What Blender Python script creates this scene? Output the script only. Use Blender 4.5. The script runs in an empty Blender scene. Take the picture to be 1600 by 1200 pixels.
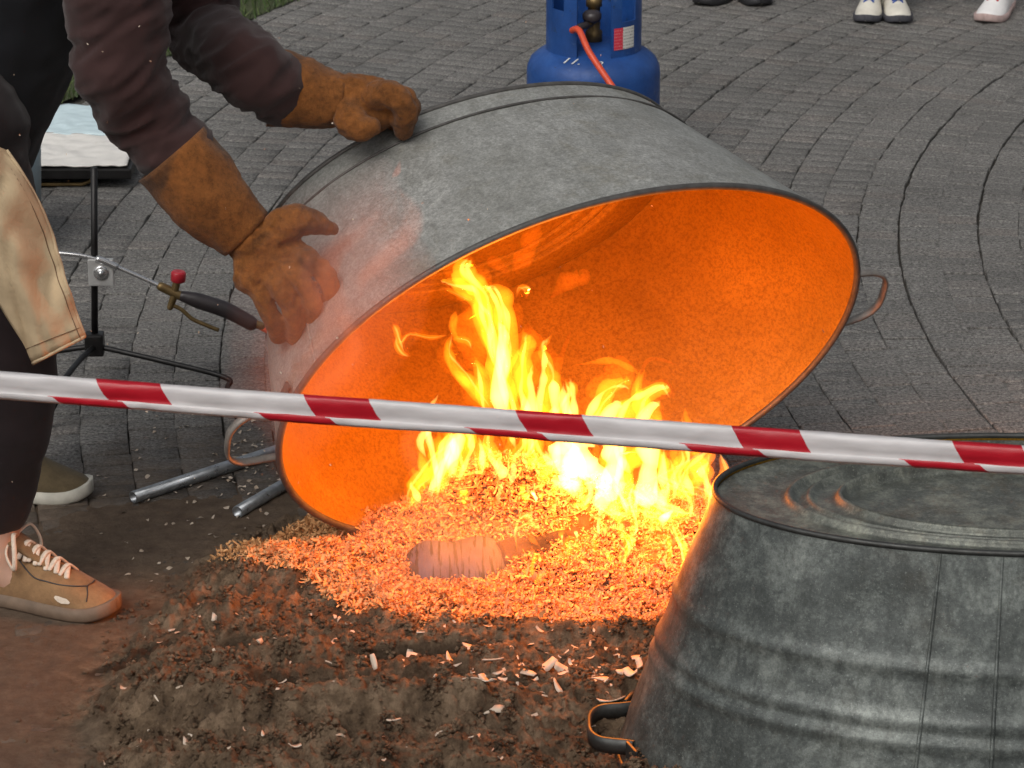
import bpy, bmesh, math, random
import numpy as np
from mathutils import Vector, Matrix, noise as mnoise
from mathutils.bvhtree import BVHTree

random.seed(7); RNG = np.random.default_rng(7)
S = bpy.context.scene
COL = S.collection
PI = math.pi
R = math.radians

# ------------------------------------------------------------------ camera
CAM_H, PITCH, FPX = 2.0, R(20), 5000.0
cam = bpy.data.cameras.new('camera'); camo = bpy.data.objects.new('camera', cam); COL.objects.link(camo)
camo.location = (0, 0, CAM_H); camo.rotation_euler = (PI/2 - PITCH, 0, 0)
cam.sensor_fit = 'HORIZONTAL'; cam.sensor_width = 36; cam.lens = FPX/1600*36
cam.clip_start = .05; cam.clip_end = 2000
cam.dof.use_dof = True; cam.dof.focus_distance = 4.95; cam.dof.aperture_fstop = 24
S.camera = camo
# ------------------------------------------------------------------ sky and sun (overcast)
SUN_EL, SUN_AZ = R(48), R(205)
W = bpy.data.worlds.new('World'); S.world = W; W.use_nodes = True
wn = W.node_tree; bg = wn.nodes['Background']
sky = wn.nodes.new('ShaderNodeTexSky'); sky.sky_type = 'NISHITA'; sky.sun_disc = False
sky.sun_elevation = SUN_EL; sky.sun_rotation = SUN_AZ; sky.dust_density = 6; sky.air_density = 1.2; sky.ozone_density = .6
hs = wn.nodes.new('ShaderNodeHueSaturation'); hs.inputs['Saturation'].default_value = .28
wn.links.new(sky.outputs[0], hs.inputs['Color']); wn.links.new(hs.outputs[0], bg.inputs['Color'])
bg.inputs['Strength'].default_value = .098
sl = bpy.data.lights.new('sun', 'SUN'); sl.energy = .8; sl.angle = R(40); sl.color = (1, .96, .9)
so = bpy.data.objects.new('sun', sl); COL.objects.link(so)
sd = Vector((math.sin(SUN_AZ)*math.cos(SUN_EL), math.cos(SUN_AZ)*math.cos(SUN_EL), math.sin(SUN_EL)))
so.rotation_euler = sd.to_track_quat('Z', 'Y').to_euler(); so.location = (0, 0, 6)
# ------------------------------------------------------------------ exposure
S.view_settings.view_transform = 'Standard'; S.view_settings.look = 'None'
S.view_settings.exposure = 0.0; S.view_settings.gamma = 1
S.render.engine = 'CYCLES'
S.cycles.use_denoising = True
S.cycles.max_bounces = 8; S.cycles.diffuse_bounces = 3; S.cycles.glossy_bounces = 3
S.cycles.transparent_max_bounces = 16; S.cycles.volume_bounces = 1
S.cycles.sample_clamp_indirect = 6

# ------------------------------------------------------------------ pixel -> place helpers
FW = Vector((0, math.cos(PITCH), -math.sin(PITCH))); UP = Vector((0, math.sin(PITCH), math.cos(PITCH)))
CAMP = Vector((0, 0, CAM_H))
def ray(x, y): return FW + Vector((1, 0, 0))*((x-800)/FPX) - UP*((y-600)/FPX)
def G(x, y, z=0.0):
    d = ray(x, y); return CAMP + d*((z-CAM_H)/d.z)
def P(x, y, Y):
    d = ray(x, y); return CAMP + d*(Y/d.y)

# ------------------------------------------------------------------ numpy noise
def _h(ix, iy, s):
    n = (ix*374761393 + iy*668265263 + s*974711) & 0x7fffffff
    n = ((n ^ (n >> 13))*1274126177) & 0x7fffffff
    return ((n ^ (n >> 16)) & 0xffff)/65535.0
def vn(x, y, s=0):
    x = np.asarray(x, float); y = np.asarray(y, float)
    ix = np.floor(x).astype(np.int64); iy = np.floor(y).astype(np.int64)
    fx = x-ix; fy = y-iy; fx = fx*fx*(3-2*fx); fy = fy*fy*(3-2*fy)
    a = _h(ix, iy, s); b = _h(ix+1, iy, s); c = _h(ix, iy+1, s); d = _h(ix+1, iy+1, s)
    return (a*(1-fx)+b*fx)*(1-fy)+(c*(1-fx)+d*fx)*fy
def fbm(x, y, o=4, s=0):
    t = 0; amp = 1; tot = 0
    for i in range(o):
        t = t+amp*vn(x*2**i+17.3*i, y*2**i-9.1*i, s+i); tot += amp; amp *= .5
    return t/tot
def sstep(a, b, x):
    t = np.clip((x-a)/(b-a), 0, 1); return t*t*(3-2*t)

# ------------------------------------------------------------------ materials
def srgb(r, g, b):
    f = lambda c: (c/255/12.92) if c/255 <= .04045 else ((c/255+.055)/1.055)**2.4
    return (f(r), f(g), f(b), 1)
class MT:
    def __init__(s, name, base=(.5, .5, .5), rough=.6, metal=0.0, spec=.5):
        s.m = bpy.data.materials.new(name); s.m.use_nodes = True
        s.nt = s.m.node_tree; s.n = s.nt.nodes; s.b = s.n['Principled BSDF']
        s.b.inputs['Base Color'].default_value = (*base[:3], 1)
        s.b.inputs['Roughness'].default_value = rough; s.b.inputs['Metallic'].default_value = metal
        s.b.inputs['Specular IOR Level'].default_value = spec
    def L(s, a, b): s.nt.links.new(a, b)
    def vec(s, kind='Object', scale=None, rot=None):
        tc = s.n.new('ShaderNodeTexCoord'); o = tc.outputs[kind]
        if scale is not None or rot is not None:
            mp = s.n.new('ShaderNodeMapping')
            if scale is not None: mp.inputs['Scale'].default_value = scale
            if rot is not None: mp.inputs['Rotation'].default_value = rot
            s.L(o, mp.inputs[0]); o = mp.outputs[0]
        return o
    def pos(s): return s.n.new('ShaderNodeNewGeometry').outputs['Position']
    def noise(s, scale, detail=4, rough=.55, v=None, dist=0):
        t = s.n.new('ShaderNodeTexNoise'); t.inputs['Scale'].default_value = scale
        t.inputs['Detail'].default_value = detail; t.inputs['Roughness'].default_value = rough
        t.inputs['Distortion'].default_value = dist
        s.L(v if v is not None else s.vec(), t.inputs['Vector']); return t.outputs['Fac']
    def voro(s, scale, v=None, feature='F1', out='Distance'):
        t = s.n.new('ShaderNodeTexVoronoi'); t.feature = feature; t.inputs['Scale'].default_value = scale
        s.L(v if v is not None else s.vec(), t.inputs['Vector']); return t.outputs[out]
    def ramp(s, fac, stops):
        r = s.n.new('ShaderNodeValToRGB'); e = r.color_ramp.elements
        while len(e) < len(stops): e.new(.5)
        for k, (p, c) in zip(e, stops):
            k.position = p; k.color = (c, c, c, 1) if isinstance(c, (int, float)) else (*c[:3], 1)
        s.L(fac, r.inputs[0]); return r.outputs[0]
    def mix(s, fac, a, b, mode='MIX'):
        m = s.n.new('ShaderNodeMix'); m.data_type = 'RGBA'; m.blend_type = mode
        for i, v in ((0, fac), (6, a), (7, b)):
            if isinstance(v, (int, float)): m.inputs[i].default_value = v if i == 0 else (v, v, v, 1)
            elif isinstance(v, tuple): m.inputs[i].default_value = (*v[:3], 1)
            else: s.L(v, m.inputs[i])
        return m.outputs[2]
    def math(s, op, a, b=0.0, c=0.0):
        m = s.n.new('ShaderNodeMath'); m.operation = op
        for i, v in enumerate((a, b, c)):
            if isinstance(v, (int, float)): m.inputs[i].default_value = v
            else: s.L(v, m.inputs[i])
        return m.outputs[0]
    def attr(s, name, out='Fac'):
        a = s.n.new('ShaderNodeAttribute'); a.attribute_name = name; return a.outputs[out]
    def rnd(s): return s.n.new('ShaderNodeObjectInfo').outputs['Random']
    def bump(s, h, strength=.4, dist=.002):
        b = s.n.new('ShaderNodeBump'); b.inputs['Strength'].default_value = strength; b.inputs['Distance'].default_value = dist
        s.L(h, b.inputs['Height']); s.L(b.outputs[0], s.b.inputs['Normal'])
    def col(s, c): s.L(c, s.b.inputs['Base Color'])
    def rgh(s, c): s.L(c, s.b.inputs['Roughness'])

def plain(name, base, rough=.6, metal=0, var=.25, scale=40, bump=.15, bd=.001, spec=.5):
    t = MT(name, base, rough, metal, spec); n = t.noise(scale, 5, .6)
    lo = tuple(c*(1-var) for c in base[:3]); hi = tuple(min(1, c*(1+var)) for c in base[:3])
    t.col(t.ramp(n, [(.3, lo), (.7, hi)])); t.bump(t.noise(scale*4, 4), bump, bd)
    t.rgh(t.ramp(t.noise(scale*.7, 4), [(.3, max(.05, rough-.1)), (.7, min(1, rough+.1))]))
    return t.m

def galv(name, dark, mid, light, stain, metal=.35, rough=.5, band=0):
    t = MT(name, mid, rough, metal)
    v = t.vec()
    big = t.noise(6, 8, .72, v, .1); fine = t.noise(75, 8, .8, v); vf = t.noise(330, 4, .75, v)
    c = t.ramp(big, [(.3, dark), (.52, mid), (.72, light)])
    patch = t.ramp(t.noise(24, 10, .85, v, .15), [(.49, 0.0), (.54, 1.0)])
    c = t.mix(t.math('MULTIPLY', patch, .30), c, light)
    streak = t.noise(1, 5, .7, t.vec(scale=(34, 34, 5)))
    c = t.mix(t.math('MULTIPLY', t.ramp(streak, [(.5, 0.0), (.62, 1.0)]), .55), c, dark)
    st = t.ramp(t.noise(9, 8, .75, v, .2), [(.53, 0.0), (.66, 1.0)])
    c = t.mix(t.math('MULTIPLY', st, .55), c, stain)
    c = t.mix(t.math('MULTIPLY', t.ramp(fine, [(.38, 1.0), (.55, 0.0)]), .5), c, tuple(k*.55 for k in mid[:3]))
    c = t.mix(t.ramp(vf, [(.60, 0.0), (.70, .45)]), c, tuple(min(1, k*1.6) for k in light[:3]))
    c = t.mix(1.0, c, t.ramp(t.noise(200, 5, .8, v), [(.38, .76), (.5, 1.0), (.62, 1.24)]), 'MULTIPLY')
    t.col(c)
    t.rgh(t.ramp(fine, [(.3, rough-.14), (.7, rough+.16)]))
    t.bump(t.mix(.5, t.noise(30, 6, .7, v), vf), .28, .0022)
    return t.m

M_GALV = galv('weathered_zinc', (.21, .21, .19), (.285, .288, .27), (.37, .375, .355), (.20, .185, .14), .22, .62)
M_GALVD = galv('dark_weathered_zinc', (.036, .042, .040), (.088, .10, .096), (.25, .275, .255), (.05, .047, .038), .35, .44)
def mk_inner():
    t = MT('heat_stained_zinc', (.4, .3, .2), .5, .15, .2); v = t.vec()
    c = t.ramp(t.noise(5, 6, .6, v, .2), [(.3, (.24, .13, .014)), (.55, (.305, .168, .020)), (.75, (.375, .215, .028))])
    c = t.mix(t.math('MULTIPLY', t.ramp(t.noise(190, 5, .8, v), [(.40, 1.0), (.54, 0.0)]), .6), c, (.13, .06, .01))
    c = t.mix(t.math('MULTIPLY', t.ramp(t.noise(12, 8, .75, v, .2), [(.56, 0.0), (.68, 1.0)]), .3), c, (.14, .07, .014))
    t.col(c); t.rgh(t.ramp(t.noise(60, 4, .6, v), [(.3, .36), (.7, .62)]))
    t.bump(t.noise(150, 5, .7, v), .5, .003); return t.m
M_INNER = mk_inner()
M_PLATE = galv('worn_zinc_plate', (.05, .052, .045), (.12, .13, .115), (.30, .31, .25), (.10, .07, .04), .35, .46)
M_HNDL = plain('handle_steel', (.22, .20, .18), .55, .3, .3, 60, .25)
M_RIM = plain('rim_steel', (.085, .08, .075), .55, .3, .3, 60, .25)
M_RIMD = plain('dark_rim_steel', (.05, .052, .05), .45, .5, .35, 60, .25)
M_BLACK = plain('black_steel', (.012, .011, .011), .45, .3, .3, 60, .1)
M_STEEL = plain('bare_steel', (.34, .36, .38), .34, .75, .3, 50, .1)
M_CHROME = plain('chromed_steel', (.62, .62, .62), .22, .85, .1, 40, .03)
M_BRASS = plain('brass', (.22, .15, .065), .45, .7, .3)
M_REDPL = plain('red_plastic', (.5, .02, .035), .35, 0, .1)
M_HANDLE = plain('dark_handle_plastic', (.035, .028, .03), .45, 0, .2)
M_HOSE = plain('orange_rubber_hose', (.62, .07, .025), .45, 0, .15)
M_BLUE = None

# ------------------------------------------------------------------ mesh helpers
def link(name, me, mat=None, parent=None, smooth=True):
    if mat is not None:
        for k in (mat if isinstance(mat, (list, tuple)) else [mat]): me.materials.append(k)
    if smooth: me.polygons.foreach_set('use_smooth', [True]*len(me.polygons))
    o = bpy.data.objects.new(name, me); COL.objects.link(o)
    if parent is not None: o.parent = parent
    return o
def mesh(name, v, f):
    me = bpy.data.meshes.new(name); me.from_pydata([tuple(p) for p in v], [], [tuple(q) for q in f]); me.update(); return me
def npmesh(name, V, F):
    me = bpy.data.meshes.new(name); V = np.asarray(V, np.float32); F = np.asarray(F, np.int32); k = F.shape[1]
    me.vertices.add(len(V)); me.vertices.foreach_set('co', V.ravel())
    me.loops.add(F.size); me.loops.foreach_set('vertex_index', F.ravel())
    me.polygons.add(len(F)); me.polygons.foreach_set('loop_start', np.arange(0, F.size, k, dtype=np.int32))
    me.polygons.foreach_set('loop_total', np.full(len(F), k, np.int32))
    me.update(calc_edges=True); me.validate(); return me
def obj(name, v, f, mat=None, parent=None, smooth=True): return link(name, mesh(name, v, f), mat, parent, smooth)
def tag(o, label=None, cat=None, group=None, kind=None):
    if label: o['label'] = label
    if cat: o['category'] = cat
    if group: o['group'] = group
    if kind: o['kind'] = kind
    return o
def empty(name, loc=(0, 0, 0)):
    o = bpy.data.objects.new(name, None); o.location = loc; o.empty_display_size = .1; COL.objects.link(o); return o
def setparent(root):
    """children were built in world space: keep them there under a moved empty"""
    inv = Matrix.Translation(root.location).inverted()
    for c in root.children: c.matrix_parent_inverse = inv
def catmull(pts, n):
    p = [Vector(q) for q in pts]; p = [p[0]*2-p[1]]+p+[p[-1]*2-p[-2]]; m = len(p)-3; out = []
    for i in range(n+1):
        t = i/n*m; k = min(int(t), m-1); t -= k; a, b, c, d = p[k:k+4]
        out.append(.5*((2*b)+(c-a)*t+(2*a-5*b+4*c-d)*t*t+(3*b-a-3*c+d)*t**3))
    return out
def lerp_list(vals, n):
    m = len(vals)-1; out = []
    for i in range(n+1):
        t = i/n*m; k = min(int(t), m-1); t -= k; out.append(vals[k]*(1-t)+vals[k+1]*t)
    return out
def sweep(path, ra, rb=None, seg=10, ref=None, point_ends=False, mod=None):
    """closed tube along path; ra along ref-ish axis, rb across"""
    rb = rb or ra; n = len(path); V = []; F = []
    prev = None
    for i, p in enumerate(path):
        t = (path[min(i+1, n-1)]-path[max(i-1, 0)])
        if t.length < 1e-9: t = Vector((0, 0, 1))
        t.normalize()
        if ref is not None: a = Vector(ref)-t*t.dot(Vector(ref))
        elif prev is None:
            q = Vector((0, 0, 1)) if abs(t.z) < .9 else Vector((1, 0, 0)); a = q-t*t.dot(q)
        else: a = prev-t*t.dot(prev)
        if a.length < 1e-6: a = t.orthogonal()
        a.normalize(); prev = a; b = t.cross(a)
        for k in range(seg):
            an = 2*PI*k/seg; m = mod(i, an) if mod else 1
            V.append(p+a*(math.cos(an)*ra[i]*m)+b*(math.sin(an)*rb[i]*m))
    for i in range(n-1):
        for k in range(seg):
            F.append((i*seg+k, i*seg+(k+1) % seg, (i+1)*seg+(k+1) % seg, (i+1)*seg+k))
    V.append(path[0].copy()); V.append(path[-1].copy()); a0 = len(V)-2
    for k in range(seg):
        F.append((a0, (k+1) % seg, k)); F.append((a0+1, (n-1)*seg+k, (n-1)*seg+(k+1) % seg))
    return V, F
def capsule(pts, rad, n=14, seg=12, rb=None, ref=None):
    """tapered limb with rounded ends"""
    path = catmull(pts, n) if len(pts) > 2 else [Vector(pts[0]).lerp(Vector(pts[1]), i/n) for i in range(n+1)]
    ra = lerp_list(rad, n); rbb = lerp_list(rb, n) if rb else list(ra)
    d0 = (path[0]-path[1]).normalized(); d1 = (path[-1]-path[-2]).normalized()
    pre = []; post = []
    for a in (75, 50, 25):
        c, s = math.cos(R(a)), math.sin(R(a))
        pre.append((path[0]+d0*(s*min(ra[0], rbb[0])), ra[0]*c, rbb[0]*c))
    for a in (25, 50, 75):
        c, s = math.cos(R(a)), math.sin(R(a))
        post.append((path[-1]+d1*(s*min(ra[-1], rbb[-1])), ra[-1]*c, rbb[-1]*c))
    al = pre+list(zip(path, ra, rbb))+post
    return sweep([x[0] for x in al], [x[1] for x in al], [x[2] for x in al], seg, ref)
def join(parts):
    V = []; F = []
    for v, f in parts:
        o = len(V); V += [Vector(p) for p in v]; F += [tuple(i+o for i in q) for q in f]
    return V, F
def box(c, d, rot=None):
    c = Vector(c); V = []
    for x in (-1, 1):
        for y in (-1, 1):
            for z in (-1, 1):
                p = Vector((x*d[0]/2, y*d[1]/2, z*d[2]/2)); V.append((rot @ p if rot else p)+c)
    return V, [(0, 1, 3, 2), (4, 6, 7, 5), (0, 4, 5, 1), (2, 3, 7, 6), (0, 2, 6, 4), (1, 5, 7, 3)]
def bevbox(name, c, d, mat, parent=None, bev=.003, rot=None):
    v, f = box((0, 0, 0), d); bm = bmesh.new()
    vs = [bm.verts.new(p) for p in v]
    for q in f: bm.faces.new([vs[i] for i in q])
    bmesh.ops.recalc_face_normals(bm, faces=bm.faces)
    bmesh.ops.bevel(bm, geom=list(bm.edges), offset=bev, segments=2, affect='EDGES', profile=.6)
    M = Matrix.Translation(Vector(c)) @ (rot.to_4x4() if rot else Matrix.Identity(4)); bm.transform(M)
    me = bpy.data.meshes.new(name); bm.to_mesh(me); bm.free(); return link(name, me, mat, parent, False)
def tube(name, pts, r, mat, parent=None, n=24, seg=10, straight=False):
    path = [Vector(p) for p in pts] if straight else catmull(pts, n)
    return obj(name, *sweep(path, [r]*len(path), None, seg), mat, parent)
def remesh(name, parts, voxel, smooth, mat, parent=None, wrinkle=None):
    """voxel-union of overlapping limbs: one continuous skin"""
    v, f = join(parts); me = mesh(name, v, f)
    bm = bmesh.new(); bm.from_mesh(me); bmesh.ops.recalc_face_normals(bm, faces=bm.faces); bm.to_mesh(me); bm.free()
    o = bpy.data.objects.new('tmp', me); sc2 = bpy.data.scenes.new('scratch'); sc2.collection.objects.link(o)
    m = o.modifiers.new('r', 'REMESH'); m.mode = 'VOXEL'; m.voxel_size = voxel
    s = o.modifiers.new('s', 'SMOOTH'); s.factor = .5; s.iterations = smooth
    vl = sc2.view_layers[0]; vl.update(); dg = vl.depsgraph
    out = bpy.data.meshes.new_from_object(o.evaluated_get(dg)); out.name = name
    bpy.data.objects.remove(o); bpy.data.scenes.remove(sc2); bpy.data.meshes.remove(me)
    if wrinkle:
        nr = [v.normal.copy() for v in out.vertices]; cv = [v.co.copy() for v in out.vertices]
        out.vertices.foreach_set('co', [k for c, q in zip(cv, nr) for k in c+q*wrinkle(c)])
        out.update()
    return link(name, out, mat, parent)
def lathe(prof, seg=40, c=(0, 0, 0)):
    V = []; F = []; n = len(prof)
    for r, z in prof:
        for k in range(seg):
            a = 2*PI*k/seg; V.append(Vector((c[0]+r*math.cos(a), c[1]+r*math.sin(a), c[2]+z)))
    for i in range(n-1):
        for k in range(seg): F.append((i*seg+k, i*seg+(k+1) % seg, (i+1)*seg+(k+1) % seg, (i+1)*seg+k))
    return V, F
def W_(amp, sc, stretch=(1, 1, 1)):
    def f(co):
        q = Vector((co.x*sc*stretch[0], co.y*sc*stretch[1], co.z*sc*stretch[2]))
        n = mnoise.noise(q)+.5*mnoise.noise(q*2.1)
        return amp*(n-.25*abs(mnoise.noise(q*1.3+Vector((5, 3, 1)))))
    return f

# ================================================================== GROUND
ARC_C = np.array([4.610, 5.973]); RING = .0838; BL = .049
def grass_side(x, y):
    """>0 beyond the lawn edge"""
    a = G(75, 172); b = G(365, 44); dx, dy = b.x-a.x, b.y-a.y; L = math.hypot(dx, dy)
    return ((y-a.y)*dx-(x-a.x)*dy)/L
def paver_mat(name, attr):
    t = MT(name, (.12, .12, .11), .85); v = t.pos()
    rv = t.attr('tint') if attr else t.rnd()
    c = t.ramp(rv, [(0, (.150, .145, .136)), (.45, (.168, .162, .152)), (.8, (.182, .174, .163)), (1, (.176, .160, .146))])
    n1 = t.noise(120, 8, .85, v); n2 = t.noise(420, 3, .75, v)
    mp = t.n.new('ShaderNodeMapping'); mp.inputs['Scale'].default_value = (90, 170, 90); t.L(v, mp.inputs[0])
    st = t.noise(1, 4, .7, mp.outputs[0])
    c = t.mix(t.math('MULTIPLY', t.ramp(st, [(.40, 1.0), (.50, 0.0)]), .7), c, (.055, .052, .047))
    c = t.mix(1.0, c, t.ramp(t.noise(170, 4, .8, v), [(.36, .35), (.5, 1.0), (.62, 1.75)]), 'MULTIPLY')
    c = t.mix(t.math('MULTIPLY', t.ramp(n1, [(.54, 0.0), (.66, 1.0)]), .5), c, (.34, .33, .31))
    c = t.mix(t.ramp(n2, [(.60, 0.0), (.70, .8)]), c, (.40, .39, .37))
    # soil trodden over the paving round the pit
    sp = t.n.new('ShaderNodeSeparateXYZ'); t.L(v, sp.inputs[0])
    dx = t.math('DIVIDE', t.math('SUBTRACT', sp.outputs[0], -.45), 1.05); dy = t.math('DIVIDE', t.math('SUBTRACT', sp.outputs[1], 4.05), 1.3)
    d = t.math('ADD', t.math('MULTIPLY', dx, dx), t.math('MULTIPLY', dy, dy))
    d = t.math('ADD', d, t.math('MULTIPLY', t.math('SUBTRACT', t.noise(7, 5, .65, v), .5), 1.3))
    dirt = t.ramp(d, [(.35, 1.0), (1.0, 0.0)])
    dc = t.ramp(t.noise(40, 6, .7, v), [(.3, (.075, .053, .036)), (.7, (.16, .115, .08))])
    c = t.mix(t.math('MULTIPLY', dirt, .95), c, dc)
    big = t.ramp(t.noise(1.6, 4, .6, v), [(.3, .78), (.7, 1.15)])
    c = t.mix(1.0, c, big, 'MULTIPLY')
    t.col(c); t.bump(t.mix(.5, st, t.noise(140, 6, .75, v)), 1.0, .006); t.rgh(t.ramp(n1, [(.3, .7), (.7, .95)])); return t.m
M_PAVE = paver_mat('brick_paver', False); M_PAVES = paver_mat('brick_pavers', True)
def joint_mat():
    t = MT('joint_sand', (.05, .045, .04), .95); v = t.pos()
    t.col(t.ramp(t.noise(60, 6, .7, v), [(.3, (.04, .036, .03)), (.7, (.085, .075, .062))])); t.bump(t.noise(200, 5, .7, v), .6, .004); return t.m
gs = 260.0
pav = obj('pavement', [(-gs, -gs, -.012), (gs, -gs, -.012), (gs, gs, -.012), (-gs, gs, -.012)], [(0, 1, 2, 3)], joint_mat(), None, False)
tag(pav, 'grey brick paving laid in curved rows around the fire pit', kind='structure')

def block_template(k):
    rr = random.Random(k); w, l, h, b = RING/2-.0009, BL/2-.0005, .013, .0022
    V = []; j = lambda s: rr.uniform(-s, s)
    cs = [(-w, -l), (w, -l), (w, l), (-w, l)]
    top = [(x*(1-b/w)+j(.0016), y*(1-b/l)+j(.0010), j(.0009)) for x, y in cs]
    mid = [(x+j(.0012), y+j(.0006), -b) for x, y in cs]; bot = [(x, y, -h) for x, y in cs]
    V = top+mid+bot; F = [(0, 1, 2, 3)]
    for s in (0, 4):
        for q in range(4): F.append((s+q, s+4+q, s+4+(q+1) % 4, s+(q+1) % 4))
    return np.array(V), F
TPL = [block_template(k) for k in range(5)]
blocks = []
for ir in range(int(2.4/RING), int(7.9/RING)):
    r = ir*RING+.012+RNG.normal()*.0012
    na = BL/r; off = RNG.random()*na
    for ia in range(int(R(100)/na)):
        a = PI-R(50)+ia*na+off+RNG.normal()*.0006/r
        rj = r+RNG.normal()*.0009; x = ARC_C[0]+rj*math.cos(a); y = ARC_C[1]+rj*math.sin(a)
        if not (-2.0 < x < 2.1 and 3.1 < y < 10.6): continue
        if abs(x) > .17*(y*.94+.7)+.45: continue
        if grass_side(x, y) > 0 and x < -.2: continue
        blocks.append((x, y, RNG.normal()*.0010, a+RNG.normal()*.006, RNG.integers(5), RNG.random()))
def px(x, y, z=0):
    d = Vector((x, y, z))-CAMP; w = d.dot(FW); return 800+FPX*d.x/w, 600-FPX*d.dot(UP)/w
def blocks_open(b):
    u, v = px(b[0], b[1]); 
    if not (10 < u < 1590 and 5 < v < 1190): return False
    return (u > 1345 and 60 < v < 690) or (u > 1230 and v > 640 and v < 690) or (180 < u < 430 and 300 < v < 560)
cand = sorted([i for i, b in enumerate(blocks) if blocks_open(b)], key=lambda i: blocks[i][1])[:300]
cs = set(cand)
tmesh = []
for k, (V, F) in enumerate(TPL):
    me = mesh('paver', V, F); me.materials.append(M_PAVE); tmesh.append(me)
for i in cand:
    x, y, z, a, k, t = blocks[i]
    o = bpy.data.objects.new('paver', tmesh[k]); COL.objects.link(o); o.parent = pav
    o.location = (x, y, z); o.rotation_euler = (0, 0, a)
VV = []; FF = []; TT = []; base = 0
F0 = np.array(TPL[0][1])
for i, (x, y, z, a, k, t) in enumerate(blocks):
    if i in cs: continue
    V = TPL[k][0]; c, s = math.cos(a), math.sin(a)
    VV.append(np.c_[V[:, 0]*c-V[:, 1]*s+x, V[:, 0]*s+V[:, 1]*c+y, V[:, 2]+z]); FF.append(F0+base); base += len(V); TT.append(np.full(len(V), t))
me = npmesh('pavers', np.concatenate(VV), np.concatenate(FF))
at = me.attributes.new('tint', 'FLOAT', 'POINT'); at.data.foreach_set('value', np.concatenate(TT).astype(np.float32))
tag(link('pavers', me, M_PAVES, pav, False), kind='stuff')

# ---- lawn
def grass_mat():
    t = MT('grass_blade', (.06, .11, .03), .7); rv = t.attr('tint')
    t.col(t.ramp(rv, [(0, (.035, .06, .018)), (.6, (.07, .12, .03)), (1, (.14, .17, .06))])); return t.m
a0 = G(75, 172); b0 = G(365, 44); dv = Vector((b0.x-a0.x, b0.y-a0.y, 0)).normalized(); nv = Vector((-dv.y, dv.x, 0))
q0 = a0-dv*1.6; q1 = b0+dv*2.6
lawn = obj('lawn', [q0+Vector((0, 0, .0)), q1, q1+nv*8, q0+nv*8], [(0, 1, 2, 3)], plain('lawn_soil', (.045, .055, .02), .95, 0, .3, 20), None, False)
lawn.location.z = .004; tag(lawn, 'green lawn edge beyond the paving', kind='structure')
NB = 26000
s_ = RNG.random(NB)*(q1-q0).length; w_ = (RNG.random(NB)**1.5)*2.6+RNG.normal(size=NB)*.012
bx = q0.x+dv.x*s_+nv.x*w_; by = q0.y+dv.y*s_+nv.y*w_
hh = .018+.03*RNG.random(NB); an = RNG.random(NB)*2*PI; ln = RNG.normal(size=NB)*.012; bw = .0022
V = np.zeros((NB, 3, 3)); V[:, 0] = np.c_[bx-np.cos(an)*bw, by-np.sin(an)*bw, np.full(NB, .002)]
V[:, 1] = np.c_[bx+np.cos(an)*bw, by+np.sin(an)*bw, np.full(NB, .002)]; V[:, 2] = np.c_[bx+ln, by+RNG.normal(size=NB)*.012, hh]
me = npmesh('grass', V.reshape(-1, 3), np.arange(NB*3).reshape(-1, 3))
at = me.attributes.new('tint', 'FLOAT', 'POINT'); at.data.foreach_set('value', np.repeat(RNG.random(NB), 3).astype(np.float32))
tag(link('grass', me, grass_mat(), None, False), 'short green grass of the lawn beyond the paving', 'grass', kind='stuff')

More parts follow.
